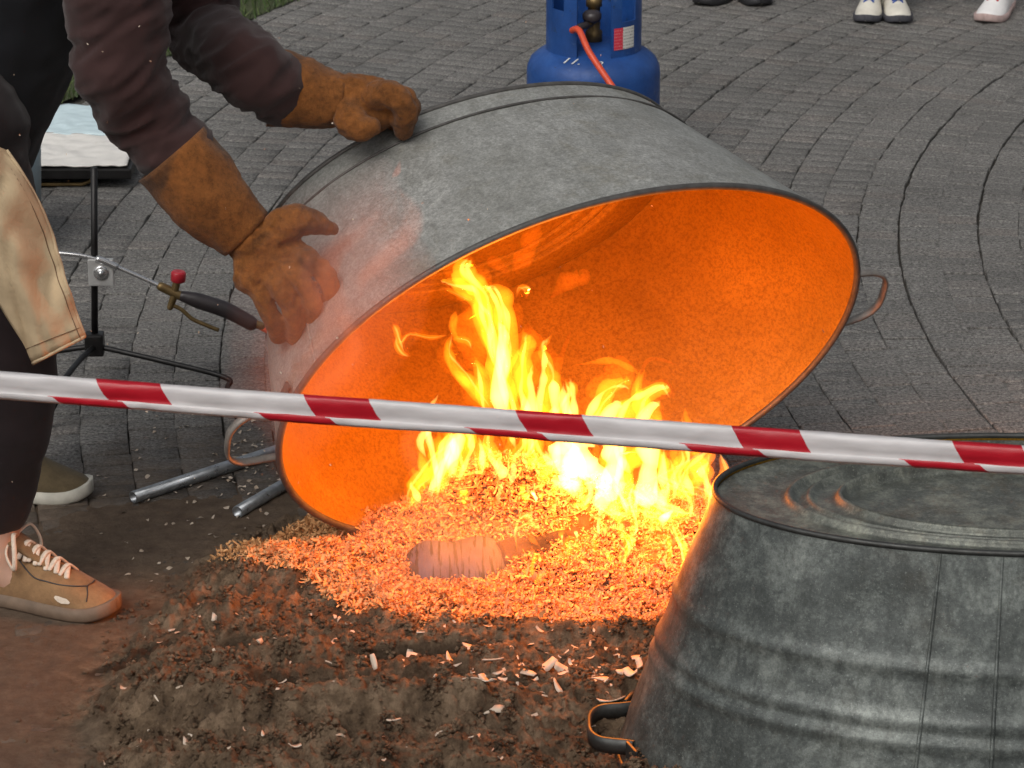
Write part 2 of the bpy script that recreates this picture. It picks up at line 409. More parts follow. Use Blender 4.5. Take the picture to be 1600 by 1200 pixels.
# ================================================================== TUBS
def tub(name, a, b, h, k, outer, inner, rimm, ridges, dent_seed, zc=.05, ext=.075, lean=0.0, shift=0.0, seam_at=(262, 251, 80)):
    root = empty(name); NA = 160; NZ = 56
    def prof(s):              # s 0 at rim .. 1 at base -> inset
        return k*(s**1.06)
    def wallpts(off):
        V = []
        for i in range(NZ+1):
            s = i/NZ; z = h*s; bulge = sum(am*math.exp(-((s-c)/w)**2) for c, w, am in ridges)
            for j in range(NA):
                t = 2*PI*j/NA; ax = a-prof(s)+off; bx = b-prof(s)+off
                nx, ny = math.cos(t)/ax, math.sin(t)/bx; L = math.hypot(nx, ny); nx /= L; ny /= L
                q = Vector((math.cos(t)*2.2, math.sin(t)*2.2, s*1.6+dent_seed))
                d = mnoise.noise(q)*.004+mnoise.noise(q*3.1)*.0018*(1-abs(2*s-1)**6)
                d *= min(1, s*6)*min(1, (1-s)*6)
                V.append(Vector((ax*math.cos(t)+nx*(bulge+d), bx*math.sin(t)+ny*(bulge+d), z)))
        return V
    Vo = wallpts(0); Vi = wallpts(-.0028); n = len(Vo); F = []; mi = []
    for i in range(NZ):
        for j in range(NA):
            p, q = i*NA+j, i*NA+(j+1) % NA
            F.append((p, q, q+NA, p+NA)); mi.append(0); F.append((n+p, n+p+NA, n+q+NA, n+q)); mi.append(1)
    for j in range(NA):
        p, q = j, (j+1) % NA; F.append((p, n+p, n+q, q)); mi.append(0)
        p += NZ*NA; q += NZ*NA; F.append((p, q, n+q, n+p)); mi.append(0)
    me = mesh('wall', Vo+Vi, F); me.polygons.foreach_set('material_index', mi)
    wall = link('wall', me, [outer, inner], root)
    # rolled rim
    def oval(aa, bb, z, r, nm, mat, par, seg=10):
        m = 160; V = []; F = []
        for j in range(m):
            t = 2*PI*j/m; nx, ny = math.cos(t)/aa, math.sin(t)/bb; L = math.hypot(nx, ny); nx /= L; ny /= L
            for q in range(seg):
                g = 2*PI*q/seg; V.append((aa*math.cos(t)+nx*r*math.cos(g), bb*math.sin(t)+ny*r*math.cos(g), z+r*math.sin(g)))
        for j in range(m):
            for q in range(seg):
                F.append((j*seg+q, ((j+1) % m)*seg+q, ((j+1) % m)*seg+(q+1) % seg, j*seg+(q+1) % seg))
        return obj(nm, V, F, mat, par)
    oval(a, b, 0.0, .0056, 'rim', rimm, root)
    oval(a-k+.001, b-k+.001, h-.001, .0042, 'base_seam', rimm, root)
    if shift: oval(a-prof(.86)+.0008, b-prof(.86)+.0008, h*.86, .0022, 'bead', rimm, root, 8)
    # bottom plate, set 9 mm inside the seam, with two pressed oval rings
    NR = 130; V = []; F = []
    for side in (0, 1):
        for i in range(NR+1):
            q = i/NR
            zz = h-.014+.010*math.exp(-((q-.765)/.015)**2)+.008*math.exp(-((q-.70)/.013)**2)+.012*math.exp(-((q-.60)/.015)**2)-.006/(1+math.exp((q-.585)/.008))+.007*max(0, (q-.86)/.14)**1.5
            for j in range(NA):
                t = 2*PI*j/NA; d = mnoise.noise(Vector((math.cos(t)*q*2.5, math.sin(t)*q*2.5, dent_seed+9)))*.003*(1-q)
                V.append(((a-k-.002)*q*math.cos(t), (b-k-.002)*q*math.sin(t), zz+d-side*.0025))
    nn = (NR+1)*NA; mi = []
    for i in range(NR):
        for j in range(NA):
            p, q = i*NA+j, i*NA+(j+1) % NA
            F.append((p, q, q+NA, p+NA)); mi.append(0); F.append((nn+p, nn+p+NA, nn+q+NA, nn+q)); mi.append(1)
    me = mesh('base', V, F); me.polygons.foreach_set('material_index', mi); link('base', me, [M_PLATE if not shift else outer, inner], root)
    # strap handles at both ends
    for sx in (1, -1):
        xa = a-prof(zc/h)
        pl = []
        pts = [(-.006, -.062), (.010, -.058), (.045, -.05), (.066, -.03), (.07, 0), (.066, .03), (.045, .05), (.010, .058), (-.006, .062)]
        hq = lambda q: q*sx+(shift if sx > 0 else 0)
        wx = lambda y: xa*math.sqrt(1-(y/(b-prof(zc/h)))**2)
        hw = .0062 if shift else .011
        path = catmull([Vector((sx*((wx(hq(q)) if p < .02 else xa)+(p+.006)*ext/.076-.001*(p < 0)), hq(q), zc-lean*max(0, p))) for p, q in pts], 36); V = []; F = []
        for i, p in enumerate(path):
            t = (path[min(i+1, 36)]-path[max(i-1, 0)]).normalized(); nrm = t.cross(Vector((0, 0, 1)))
            for dn, dz in ((-.0022, -hw), (.0022, -hw), (.0032, 0), (.0022, hw), (-.0022, hw), (-.0032, 0)):
                V.append(p+nrm*dn+Vector((0, 0, dz)))
        for i in range(36):
            for q in range(6): F.append((i*6+q, i*6+(q+1) % 6, i*6+6+(q+1) % 6, i*6+6+q))
        F += [(0, 1, 2, 3, 4, 5), (216, 221, 220, 219, 218, 217)]
        hd = obj('handle', V, F, M_HNDL if shift else rimm, root)
        for sy in (-1, 1):     # flange pressed against the wall
            t = math.asin(min(1, .078/b)); yy = sy*.078+(shift if sx > 0 else 0); xx = sx*xa*math.sqrt(max(0, 1-(yy/(b-prof(zc/h)))**2))
            ang = math.atan2(yy/(b*b), xx/(a*a))
            bevbox('flange', (xx+math.cos(ang)*.008, yy+math.sin(ang)*.008, zc), (.005, .036, hw*2.3), rimm, hd, .002, Matrix.Rotation(ang, 3, 'Z'))
    # lapped vertical seams
    for t in [R(q) for q in seam_at]:
        V = []
        for i in range(NZ+1):
            s = i/NZ; ax, bx = a-prof(s), b-prof(s); bulge = sum(am*math.exp(-((s-c)/w)**2) for c, w, am in ridges)
            for dt, o in ((-.0055, -.001), (-.004, .0017), (.004, .0017), (.0055, -.001)):
                tt = t+dt; nx, ny = math.cos(tt)/ax, math.sin(tt)/bx; L = math.hypot(nx, ny)
                V.append((ax*math.cos(tt)+nx/L*(o+bulge), bx*math.sin(tt)+ny/L*(o+bulge), h*s*.985+.004))
        F = [(i*4+q, i*4+q+1, i*4+5+q, i*4+4+q) for i in range(NZ) for q in range(3)]
        obj('seam', V, F, outer, root)
    return root, wall
tp = [0.1006, 4.6584, 0.3319, -1.0985, -0.087, 0.4433]
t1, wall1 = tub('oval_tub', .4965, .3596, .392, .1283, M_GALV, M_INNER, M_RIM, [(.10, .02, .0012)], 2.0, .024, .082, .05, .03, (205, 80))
t1.matrix_world = Matrix.Translation(tp[:3]) @ Matrix.Rotation(tp[5], 4, 'Z') @ Matrix.Rotation(tp[4], 4, 'Y') @ Matrix.Rotation(tp[3], 4, 'X')
tag(t1, 'grey oval zinc tub tipped on its side over the fire, glowing orange inside', 'tub')
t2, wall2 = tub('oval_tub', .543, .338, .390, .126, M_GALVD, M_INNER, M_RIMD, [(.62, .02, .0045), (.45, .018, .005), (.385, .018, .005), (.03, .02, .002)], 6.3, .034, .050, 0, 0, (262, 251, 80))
t2.location = (.690, 3.985, .006); t2.rotation_euler = (0, 0, R(-1))
tag(t2, 'dark weathered oval zinc tub standing upside down with its ringed base up', 'tub')
bpy.context.view_layer.update()
BV = BVHTree.FromPolygons([t1.matrix_world @ v.co for v in wall1.data.vertices], [p.vertices[:] for p in wall1.data.polygons])
def tubhit(x, y):
    h = BV.ray_cast(CAMP, ray(x, y).normalized()); return h[0]

# ================================================================== SOIL, SHAVINGS
def blob(x, y, cx, cy, rx, ry, rot=0):
    c, s = math.cos(rot), math.sin(rot); dx = (x-cx)*c+(y-cy)*s; dy = -(x-cx)*s+(y-cy)*c
    return np.exp(-((dx/rx)**2+(dy/ry)**2))
g_ = lambda px_, py_: (lambda q: (q.x, q.y))(G(px_, py_, .045))
HOLES = [(*g_(500, 1092), .105, .045, .1, .045), (*g_(690, 1085), .13, .03, .15, .04), (*g_(385, 1015), .06, .035, -.2, .028),
         (*g_(240, 1050), .02, .03, 0, .03), (*g_(210, 1000), .08, .02, .4, .018), (*g_(640, 1035), .12, .025, .05, .02)]
BUMPS = [(*g_(400, 900), .05, .05, 0, .018), (*g_(420, 1055), .1, .02, .3, .02), (*g_(560, 1130), .2, .04, .1, .022), (*g_(880, 1010), .12, .035, 0, .02),
         (*g_(760, 1120), .12, .035, 0, .012), (*g_(330, 1100), .1, .06, 0, .02), (*g_(930, 1080), .08, .04, .3, .022), (*g_(300, 960), .06, .04, .3, .012)]
def soil_h(x, y):
    r = np.sqrt(((x-.03)/.62)**2+((y-4.13)/.83)**2)+.30*(fbm(x*5, y*5, 4, 3)-.5)
    m = sstep(1.04, .70, r); edge = sstep(1.06, .98, r)
    thin = sstep(1.9, 1.2, np.sqrt(((x+.35)/.62)**2+((y-3.95)/.75)**2)+.5*(fbm(x*6, y*6, 4, 61)-.5))
    z = -.012+.0135*thin*(1-edge)+.016*edge+.052*m+thin*.0022*(fbm(x*60, y*60, 3, 71)-.5)*2
    z = z-.055*m*blob(x, y, .13, 3.985, .11, .2)
    d = np.zeros_like(x)
    for cx, cy, rx, ry, ro, am in HOLES: d -= 1.35*am*sstep(.30, .58, blob(x, y, cx, cy, rx, ry, ro))
    for cx, cy, rx, ry, ro, am in BUMPS: d += 1.5*am*blob(x, y, cx, cy, rx, ry, ro)
    flat = np.zeros_like(x)
    for cx, cy, rx, ry, ro, am in HOLES[:3]: flat = np.maximum(flat, sstep(.3, .6, blob(x, y, cx, cy, rx, ry, ro)))
    n = fbm(x*16, y*16, 3, 11)-.5
    cl = np.abs(fbm(x*42, y*42, 4, 21)-.5)*2; cl2 = fbm(x*120, y*120, 3, 31)-.5
    k = edge*(1-.8*flat)
    return z+d*m+k*(n*.046+(.5-cl)*.028+cl2*.011+.006*(.5-2*np.abs(fbm(x*85, y*85, 3, 91)-.5)*2))
def heap_mask(x, y):
    r = np.sqrt(((x-.04)/.505)**2+((y-4.64)/.35)**2)+.30*(fbm(x*9, y*9, 4, 41)-.5); k = 1-sstep(0, .05, y-(4.60+np.maximum(0, x+.42)*1.1)); return sstep(1.02, .90, r)*k, sstep(1.0, .15, r)*k
def top_h(x, y):
    e, c = heap_mask(x, y)
    return soil_h(x, y)*(1-.3*e)+e*.012+c*.02+.095*blob(x, y, .0, 4.66, .135, .085)+.03*blob(x, y, .25, 4.63, .14, .08)+e*.016*(fbm(x*28, y*28, 3, 51)-.5)
def H(x, y): return float(top_h(np.array([x]), np.array([y]))[0])
gx = np.arange(-1.05, .95, .0031); gy = np.arange(3.3, 5.02, .0034)
X, Y = np.meshgrid(gx, gy); Z = top_h(X, Y)
V = np.c_[X.ravel(), Y.ravel(), Z.ravel()]; nx = len(gx); ny = len(gy)
idx = np.arange(nx*ny).reshape(ny, nx)
F = np.stack([idx[:-1, :-1], idx[:-1, 1:], idx[1:, 1:], idx[1:, :-1]], -1).reshape(-1, 4)
F = F[(V[F][:, :, 2] > -.006).any(1)]
def soil_mat():
    t = MT('dark_soil', (.04, .026, .016), .95, 0, .25); v = t.pos()
    c = t.ramp(t.noise(22, 6, .7, v), [(.3, (.075, .049, .030)), (.48, (.175, .118, .073)), (.64, (.34, .24, .155))])
    c = t.mix(t.ramp(t.noise(260, 3, .7, v), [(.64, 0.0), (.74, .5)]), c, (.15, .11, .075))
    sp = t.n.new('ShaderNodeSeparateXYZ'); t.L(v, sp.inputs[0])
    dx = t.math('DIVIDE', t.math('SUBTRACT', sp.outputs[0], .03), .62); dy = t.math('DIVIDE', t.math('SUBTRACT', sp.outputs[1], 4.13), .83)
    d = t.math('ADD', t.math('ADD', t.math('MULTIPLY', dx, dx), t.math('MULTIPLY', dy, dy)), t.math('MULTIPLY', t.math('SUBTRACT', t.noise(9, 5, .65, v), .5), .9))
    haze_tint = t.ramp(t.noise(30, 6, .7, v), [(.3, (.12, .083, .057)), (.7, (.23, .165, .115))])  # thin soil round the mound paled: smoke haze and firelight put into the colour
    c = t.mix(t.ramp(d, [(.8, 0.0), (1.25, 1.0)]) if False else t.ramp(t.math('MULTIPLY', d, .5), [(.45, 0.0), (.68, 1.0)]), c, haze_tint)
    c = t.mix(t.math('MULTIPLY', t.attr('damp'), .8), c, (.042, .027, .016))
    t.col(c); t.bump(t.noise(150, 8, .8, v), 1.0, .010); return t.m
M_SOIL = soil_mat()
me = npmesh('soil_mound', V, F); dm = np.zeros(len(V))
for hx, hy, rx, ry, ro, am in HOLES: dm = np.maximum(dm, sstep(.22, .5, blob(V[:, 0], V[:, 1], hx, hy, rx, ry, ro)+.12*(fbm(V[:, 0]*40, V[:, 1]*40, 3, 5)-.5)))
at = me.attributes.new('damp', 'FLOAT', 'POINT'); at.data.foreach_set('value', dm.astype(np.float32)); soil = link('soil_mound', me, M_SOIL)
tag(soil, 'mound of dark crumbly soil with trodden hollows in front of the fire', 'soil', kind='stuff')
# crumbs of earth
ico = bmesh.new(); bmesh.ops.create_icosphere(ico, subdivisions=1, radius=1); IV = np.array([v.co[:] for v in ico.verts]); IF = np.array([[v.index for v in f.verts] for f in ico.faces]); ico.free()
n = 30000; cx = RNG.uniform(-.74, .62, n); cy = RNG.uniform(3.55, 4.95, n)
NCL = 420; ccx = RNG.uniform(-.6, .55, NCL); ccy = RNG.uniform(3.6, 4.6, NCL); ccr = .006+.014*RNG.random(NCL)**2.5
kk = RNG.integers(NCL, size=16000); rad_ = np.sqrt(RNG.random(16000)); aa_ = RNG.random(16000)*2*PI
cx = np.r_[cx, ccx[kk]+ccr[kk]*rad_*np.cos(aa_)]; cy = np.r_[cy, ccy[kk]+ccr[kk]*rad_*np.sin(aa_)]; ch_ = np.r_[np.zeros(n), ccr[kk]*np.sqrt(1-rad_**2)*.8]; n = len(cx)
rr = np.sqrt(((cx-.03)/.62)**2+((cy-4.13)/.83)**2); keep = (rr < .93+.10*RNG.normal(size=n)) & (heap_mask(cx, cy)[0] < .35)
flat = np.zeros(n)
for hx, hy, rx, ry, ro, am in HOLES[:3]: flat = np.maximum(flat, blob(cx, cy, hx, hy, rx, ry, ro))
keep &= (flat < .35) | (RNG.random(n) < .08)
cx, cy, ch_ = cx[keep], cy[keep], ch_[keep]; n = len(cx); cz = np.maximum(top_h(cx, cy), 0)
sz = .0011+.0036*RNG.random(n)**2.5
VV = IV[None]*(1+.38*np.clip(RNG.normal(size=(n, len(IV), 1)), -1.6, 1.6))*sz[:, None, None]*np.array([1, 1, .75])
VV += np.stack([cx, cy, cz+sz*.3+ch_], -1)[:, None]
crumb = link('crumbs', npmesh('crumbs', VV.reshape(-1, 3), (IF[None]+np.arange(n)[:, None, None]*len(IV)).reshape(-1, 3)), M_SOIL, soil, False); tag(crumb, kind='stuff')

def wood_mat(name, lo, hi):
    t = MT(name, hi, .75); rv = t.attr('tint'); c = t.ramp(rv, [(0, lo), (.35, tuple(.5*(p+q) for p, q in zip(lo, hi))), (1, hi)])
    t.col(c); t.bump(t.noise(300, 3), .2, .001); return t.m
M_CHIP = wood_mat('pale_dry_chip', (.38, .29, .21), (.60, .50, .40))
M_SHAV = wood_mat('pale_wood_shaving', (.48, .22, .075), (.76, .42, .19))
def shavings(n, x, y, z, lmin, lmax, wmin, wmax, lift=.3, curl=2.2):
    """curled strips: n x (m+1) x 2 vertices"""
    m = 5; L = RNG.uniform(lmin, lmax, n)*(1+.6*(RNG.random(n) < .1)); Wd = RNG.uniform(wmin, wmax, n); c = RNG.normal(size=n)*curl
    c = np.where(np.abs(c) < .2, .3, c); s = np.linspace(-.5, .5, m+1)
    th = c[:, None]*s[None]; px_ = np.sin(th)/c[:, None]*L[:, None]; pz = (1-np.cos(th))/c[:, None]*L[:, None]
    tw = RNG.normal(size=n)[:, None]*.9*s[None]
    V = np.zeros((n, m+1, 2, 3))
    for k, sg in enumerate((-1, 1)):
        w = Wd[:, None]*.5*sg*(1-.5*np.abs(2*s[None])**3*RNG.random(n)[:, None])
        V[:, :, k, 0] = px_; V[:, :, k, 1] = w*np.cos(tw); V[:, :, k, 2] = pz+w*np.sin(tw)
    yaw = RNG.random(n)*2*PI; pit = RNG.normal(size=n)*lift; rol = RNG.normal(size=n)*lift*1.2
    cy_, sy_ = np.cos(yaw), np.sin(yaw); cp, sp = np.cos(pit), np.sin(pit); cr, sr = np.cos(rol), np.sin(rol)
    v = V.reshape(n, -1, 3); a = v[..., 1]*cr[:, None]-v[..., 2]*sr[:, None]; b = v[..., 1]*sr[:, None]+v[..., 2]*cr[:, None]; u = v[..., 0]
    u2 = u*cp[:, None]+b*sp[:, None]; b2 = -u*sp[:, None]+b*cp[:, None]
    o = np.stack([u2*cy_[:, None]-a*sy_[:, None]+x[:, None], u2*sy_[:, None]+a*cy_[:, None]+y[:, None], b2+z[:, None]], -1)
    q = np.array([[2*i, 2*i+1, 2*i+3, 2*i+2] for i in range(m)])
    F = (q[None]+np.arange(n)[:, None, None]*(2*(m+1))).reshape(-1, 4)
    return o, F, np.repeat(RNG.random(n), 2*(m+1))
def shav_obj(name, n, x, y, z, *a, mat=None, **k):
    o, F, tint = shavings(n, x, y, z, *a, **k); me = npmesh(name, o.reshape(-1, 3), F)
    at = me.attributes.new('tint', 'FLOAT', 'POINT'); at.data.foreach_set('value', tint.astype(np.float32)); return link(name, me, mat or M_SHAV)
x = RNG.uniform(-.56, .58, 52000); y = RNG.uniform(4.2, 4.98, 52000); e, c = heap_mask(x, y)
k = RNG.random(len(x)) < e; x, y, c = x[k], y[k], c[k]
z = top_h(x, y)+.002+RNG.random(len(x))*.010
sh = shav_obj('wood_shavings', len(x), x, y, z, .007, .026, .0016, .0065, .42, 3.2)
x2 = RNG.uniform(-.56, .58, 70000); y2 = RNG.uniform(4.2, 4.98, 70000); k = RNG.random(len(x2)) < heap_mask(x2, y2)[0]**.6; x2, y2 = x2[k], y2[k]
fl_ = shav_obj('flakes', len(x2), x2, y2, top_h(x2, y2)+.004+RNG.random(len(x2))*.012, .004, .011, .0012, .0035, .6, 2.4); fl_.parent = sh; tag(fl_, kind='stuff')
tag(sh, 'heap of pale curled wood shavings glowing orange under the flames', 'wood shavings', kind='stuff')
# thin scatter of shavings on the soil
x = RNG.uniform(-.6, .5, 1500); y = RNG.uniform(3.7, 4.6, 1500); k = (heap_mask(x, y)[0] < .4) & (np.sqrt(((x-.03)/.62)**2+((y-4.13)/.83)**2) < 1)
nearw = blob(x, y, *g_(740, 1060), .22, .09)+blob(x, y, *g_(960, 1030), .16, .07)+.16; k &= RNG.random(1500) < nearw*.8; x, y = x[k], y[k]
tag(shav_obj('scattered_shavings', len(x), x, y, top_h(x, y)+.003, .005, .018, .002, .006, .25, 1.6, mat=M_CHIP), 'small pale shavings strewn over the dark soil', 'wood shavings', kind='stuff')
# larger chips one can pick out
CH = [(335, 950, 16), (270, 985, 10), (660, 1045, 26), (745, 1030, 34), (770, 1025, 24), (785, 1030, 18), (820, 1050, 20), (705, 1085, 26), (725, 1095, 30), (745, 1105, 34), (770, 1098, 26), (680, 1100, 22), (690, 1110, 20), (760, 1075, 22), (615, 1125, 16), (880, 1050, 22), (870, 1075, 18), (905, 1045, 20), (935, 1060, 24), (955, 1080, 28), (985, 1055, 24), (1005, 1010, 22), (940, 1120, 18), (975, 1095, 22), (1000, 1040, 20), (405, 1050, 12), (460, 1165, 14), (290, 1165, 12), (410, 1145, 10), (640, 1010, 20), (520, 1000, 16), (850, 1020, 22), (585, 1045, 18), (715, 1048, 24), (960, 1175, 22), (985, 1165, 20)]
for i, (u, v, s) in enumerate(CH):
    g = G(u, v, .05); 
    for _ in range(3): g = G(u, v, H(g.x, g.y)+.004)
    L = s/1020*1.4
    o, F, tint = shavings(1, np.zeros(1), np.zeros(1), np.zeros(1), L*.9, L*1.1, L*.3, L*.5, .3, .9)
    me = npmesh('wood_chip', o.reshape(-1, 3), F); at = me.attributes.new('tint', 'FLOAT', 'POINT'); at.data.foreach_set('value', np.full(len(me.vertices), .6+.4*random.random(), np.float32))
    ob = link('wood_chip', me, M_CHIP); md = ob.modifiers.new('t', 'SOLIDIFY'); md.thickness = .0016
    ob.location = (g.x, g.y, H(g.x, g.y)+.004)
    tag(ob, 'pale wood chip lying loose on the dark soil', 'wood chip', 'wood chips on the soil')
# pale crumbs and flakes on the paving
n = 900; u = RNG.uniform(150, 470, n); v = RNG.uniform(640, 930, n)
w = np.exp(-((u-405)/50)**2-((v-735)/40)**2)*1.6+.10; k = RNG.random(n) < w; pts = [G(a, b, .002) for a, b in zip(u[k], v[k])]
x = np.array([p.x for p in pts]); y = np.array([p.y for p in pts])
tag(shav_obj('sawdust_flakes', len(x), x, y, np.full(len(x), .003), .004, .012, .003, .008, .25, 1.0, mat=M_CHIP), 'whitish flakes strewn on the paving between the steel pipes', 'flakes', kind='stuff')

# ---- wood in the fire
def bark_mat():
    t = MT('birch_bark', (.5, .46, .46), .7); v = t.vec(scale=(150, 14, 14))
    l = t.noise(1, 4, .6, v, .3); c = t.ramp(t.noise(14, 5, .6), [(.3, (.05, .06, .088)), (.7, (.095, .11, .15))])
    c = t.mix(t.ramp(l, [(.54, 0.0), (.57, 1.0)]), c, (.012, .028, .025)); t.col(c); t.bump(l, .25, .0015); return t.m
M_BARK = bark_mat()
M_CHAR = plain('charred_wood', (.05, .032, .02), .85, 0, .6, 50, .6, .004)
M_ENDG = plain('split_wood', (.33, .19, .09), .8, 0, .35, 60, .4, .002)
def split_log(name, p0, p1, r, mats, label, frac=.55, seed=0, rnd_=0.0):
    """a log split lengthwise: bark arc outside, split faces inside; local x is the axis"""
    p0, p1 = Vector(p0), Vector(p1); L = (p1-p0).length; n = 14; na = 12; V = []; F = []; mi = []
    rr = random.Random(seed); span = 2*PI*frac
    for i in range(n+1):
        x = L*i/n
        for j in range(na+1):
            a = PI/2-span/2+span*j/na; k = r*(1-.55*abs(2*i/n-1)**3*rnd_)*(1+.22*mnoise.noise(Vector((x*14, math.cos(a)*2, math.sin(a)*2+seed))))*(1+.04*math.sin(i*.7))
            V.append((x, math.cos(a)*k, math.sin(a)*k))
        V.append((x, 0+r*.15*mnoise.noise(Vector((x*20, seed, 1))), -r*.12+r*.2*mnoise.noise(Vector((x*17, seed, 4)))))
    m = na+2
    for i in range(n):
        for j in range(m):
            q = (j+1) % m; F.append((i*m+j, i*m+q, i*m+m+q, i*m+m+j)); mi.append(0 if j < na else 1)
    F.append(tuple(range(m-1, -1, -1))); F.append(tuple(n*m+j for j in range(m))); mi += [1, 1]
    me = mesh(name, V, F); me.polygons.foreach_set('material_index', mi); o = link(name, me, mats)
    d = (p1-p0).normalized(); o.matrix_world = Matrix.Translation(p0) @ d.to_track_quat('X', 'Z').to_matrix().to_4x4(); tag(o, label, 'log', 'logs in the fire'); return o
def top(u, v, dz=0):
    g = G(u, v, .08)
    for _ in range(4): g = G(u, v, H(g.x, g.y)+dz)
    return Vector((g.x, g.y, H(g.x, g.y)+dz))
split_log('birch_log', top(630, 905, -.018), top(800, 872, -.02)+Vector((0, .0, .0)), .062, [M_BARK, M_ENDG], 'pale birch log with dark bark dashes half buried in the shavings', .62, 1, 1.0)
split_log('split_log', top(778, 880, -.006), top(885, 862, -.004), .030, [M_CHAR, M_ENDG], 'dark split log with a curled end lying against the birch log', .5, 2)
split_log('split_log', top(893, 868, -.012), top(925, 820, -.012), .026, [M_CHAR, M_ENDG], 'charred log end standing out of the shavings below the main flames', .8, 3)
split_log('split_log', top(965, 845, -.012), top(1060, 805, -.006), .026, [M_CHAR, M_ENDG], 'charred log lying under the brightest flames', .6, 4)
split_log('split_log', top(1010, 872, -.014), top(1095, 838, -.008), .024, [M_CHAR, M_ENDG], 'charred log beside the upturned dark tub', .6, 5)
split_log('birch_log', top(850, 950, -.008), top(955, 965, -.012), .022, [M_BARK, M_ENDG], 'small grey birch stick bedded in the front of the shavings', .6, 6)

# ================================================================== FIRE
def vol_mat(name, col, k):
    m = bpy.data.materials.new(name); m.use_nodes = True; nt = m.node_tree; nt.nodes.clear()
    e = nt.nodes.new('ShaderNodeEmission'); e.inputs[0].default_value = (*col, 1); e.inputs[1].default_value = k
    o = nt.nodes.new('ShaderNodeOutputMaterial'); nt.links.new(e.outputs[0], o.inputs['Volume'])
    m.cycles.homogeneous_volume = True; return m
M_FL = vol_mat('flame', (1, .205, .007), 125); M_FC = vol_mat('flame_core', (1, .48, .10), 250); M_FH = vol_mat('flame_halo', (1, .15, .003), 11); M_FF = vol_mat('flame_faint', (1, .13, .004), 22)
fire = empty('fire', G(880, 880)); fire.location.z = .05
tag(fire, 'yellow and white flames leaping from the shavings into the tipped tub', 'fire')
FL = []
def tongue(pts, w, Y, mat=None, name='flame', depth=.6, jit=.24, wig=1.0, n=None, sub=2):
    Ys = Y if isinstance(Y, (list, tuple)) else [Y]*len(pts)
    Ys = [min(yy, top(u, v).y-.045) if v > 700 else yy for (u, v), yy in zip(pts, Ys)]
    p3 = [P(u, v, yy) for (u, v), yy in zip(pts, Ys)]
    L = sum((p3[i+1]-p3[i]).length for i in range(len(p3)-1)); n = n or max(14, int(L/.006)); path = catmull(p3, n)
    sd = random.random()*100; sc = 1/1050; ws = lerp_list([q*sc*.5 for q in w], n); ra = []
    for i, p in enumerate(path):
        t = i/n; off = Vector((mnoise.noise(Vector((sd, t*L*26, 0))), mnoise.noise(Vector((sd+9, t*L*26, 3))), mnoise.noise(Vector((sd+4, t*L*26, 7)))))
        env = math.sin(PI*min(1, t*1.15))**.5 if t < .87 else 1
        path[i] = p+off*(max(ws)*.55*wig*env)
        taper = min(1, (t*n+.0)/3.0)**.7*min(1, ((1-t)*n)/3.0)**.8
        ra.append(max(.00012, ws[i]*taper*(1+jit*2.2*mnoise.noise(Vector((sd+2, t*L*40, 5))))))
    m = lambda i, an: 1+.22*mnoise.noise(Vector((math.cos(an)*1.3+sd, math.sin(an)*1.3, i/n*L*30)))
    v, f = sweep(path, ra, [r*depth for r in ra], 12, ref=Vector((1, 0, .05)) if abs((p3[-1]-p3[0]).normalized().x) < .75 else Vector((0, 0, 1)), mod=m)
    o = obj(name, v, f, mat or M_FL, fire)
    if sub and mat is None and max(w) > 9:
        T(pts, [ww*1.4+6 for ww in w], Ys, M_FH, jit=.3, sub=0)
        for q in range(sub if max(w) < 26 else sub+1):
            k = random.uniform(-.3, .3); mx = max(w); d_ = random.uniform(-.012, .012)
            T([(u+k*ww*1.1+random.uniform(-.1, .1)*mx, v+random.uniform(-.2, .2)*mx) for (u, v), ww in zip(pts, w)], [ww*random.uniform(.12, .42) for ww in w[:-1]]+[1.0], [yy+d_ for yy in Ys], M_FC if random.random() < .6 else M_FL, jit=.4, wig=2.2, sub=0)
    return o
T = tongue
B_ = 4.66
# tall left flame inside the tub
T([(815, 690), (790, 610), (772, 550), (768, 500), (750, 455), (722, 425), (738, 402)], [30, 40, 40, 40, 42, 36, 6], [B_]*7)
T([(790, 600), (795, 540), (790, 490), (776, 455), (752, 450)], [20, 30, 34, 26, 8], B_+.02)
T([(770, 560), (752, 500), (735, 455), (705, 440), (684, 438)], [18, 34, 26, 14, 3], B_-.01)
T([(740, 470), (712, 458), (690, 448)], [14, 9, 2], B_-.01)
T([(742, 478), (705, 466), (682, 455)], [10, 7, 2], B_, M_FF)
T([(700, 524), (672, 527), (640, 521), (626, 534), (618, 512), (611, 505)], [8, 10, 6, 12, 9, 2], B_)
T([(620, 524), (622, 540), (630, 552), (645, 556)], [8, 15, 10, 3], B_)
T([(716, 530), (708, 510), (712, 484)], [10, 14, 12], B_)
T([(760, 640), (735, 600), (712, 575), (700, 550), (706, 522)], [26, 26, 18, 18, 10], B_)
T([(735, 610), (718, 588), (708, 578)], [10, 18, 8], B_-.01, M_FL)
T([(765, 650), (757, 600), (745, 570), (740, 560)], [34, 34, 18, 4], B_)
T([(735, 545), (728, 532), (706, 528)], [8, 10, 10], B_)
# middle tongues
T([(835, 690), (828, 620), (815, 575), (826, 535), (820, 516)], [46, 40, 32, 24, 4], B_)
T([(858, 690), (858, 620), (862, 580), (848, 550), (858, 520)], [40, 38, 28, 18, 3], B_+.02)
T([(870, 640), (868, 590), (880, 550), (894, 510)], [18, 16, 10, 3], B_, M_FF)
T([(888, 690), (885, 640), (890, 610), (884, 592)], [34, 32, 20, 4], B_)
T([(800, 640), (812, 590), (818, 560), (800, 545)], [20, 20, 14, 3], B_)
T([(780, 660), (782, 600), (786, 540), (781, 500)], [26, 26, 22, 8], B_+.01, M_FC)
T([(838, 690), (832, 640), (826, 600), (836, 570)], [26, 20, 14, 3], B_, M_FC)
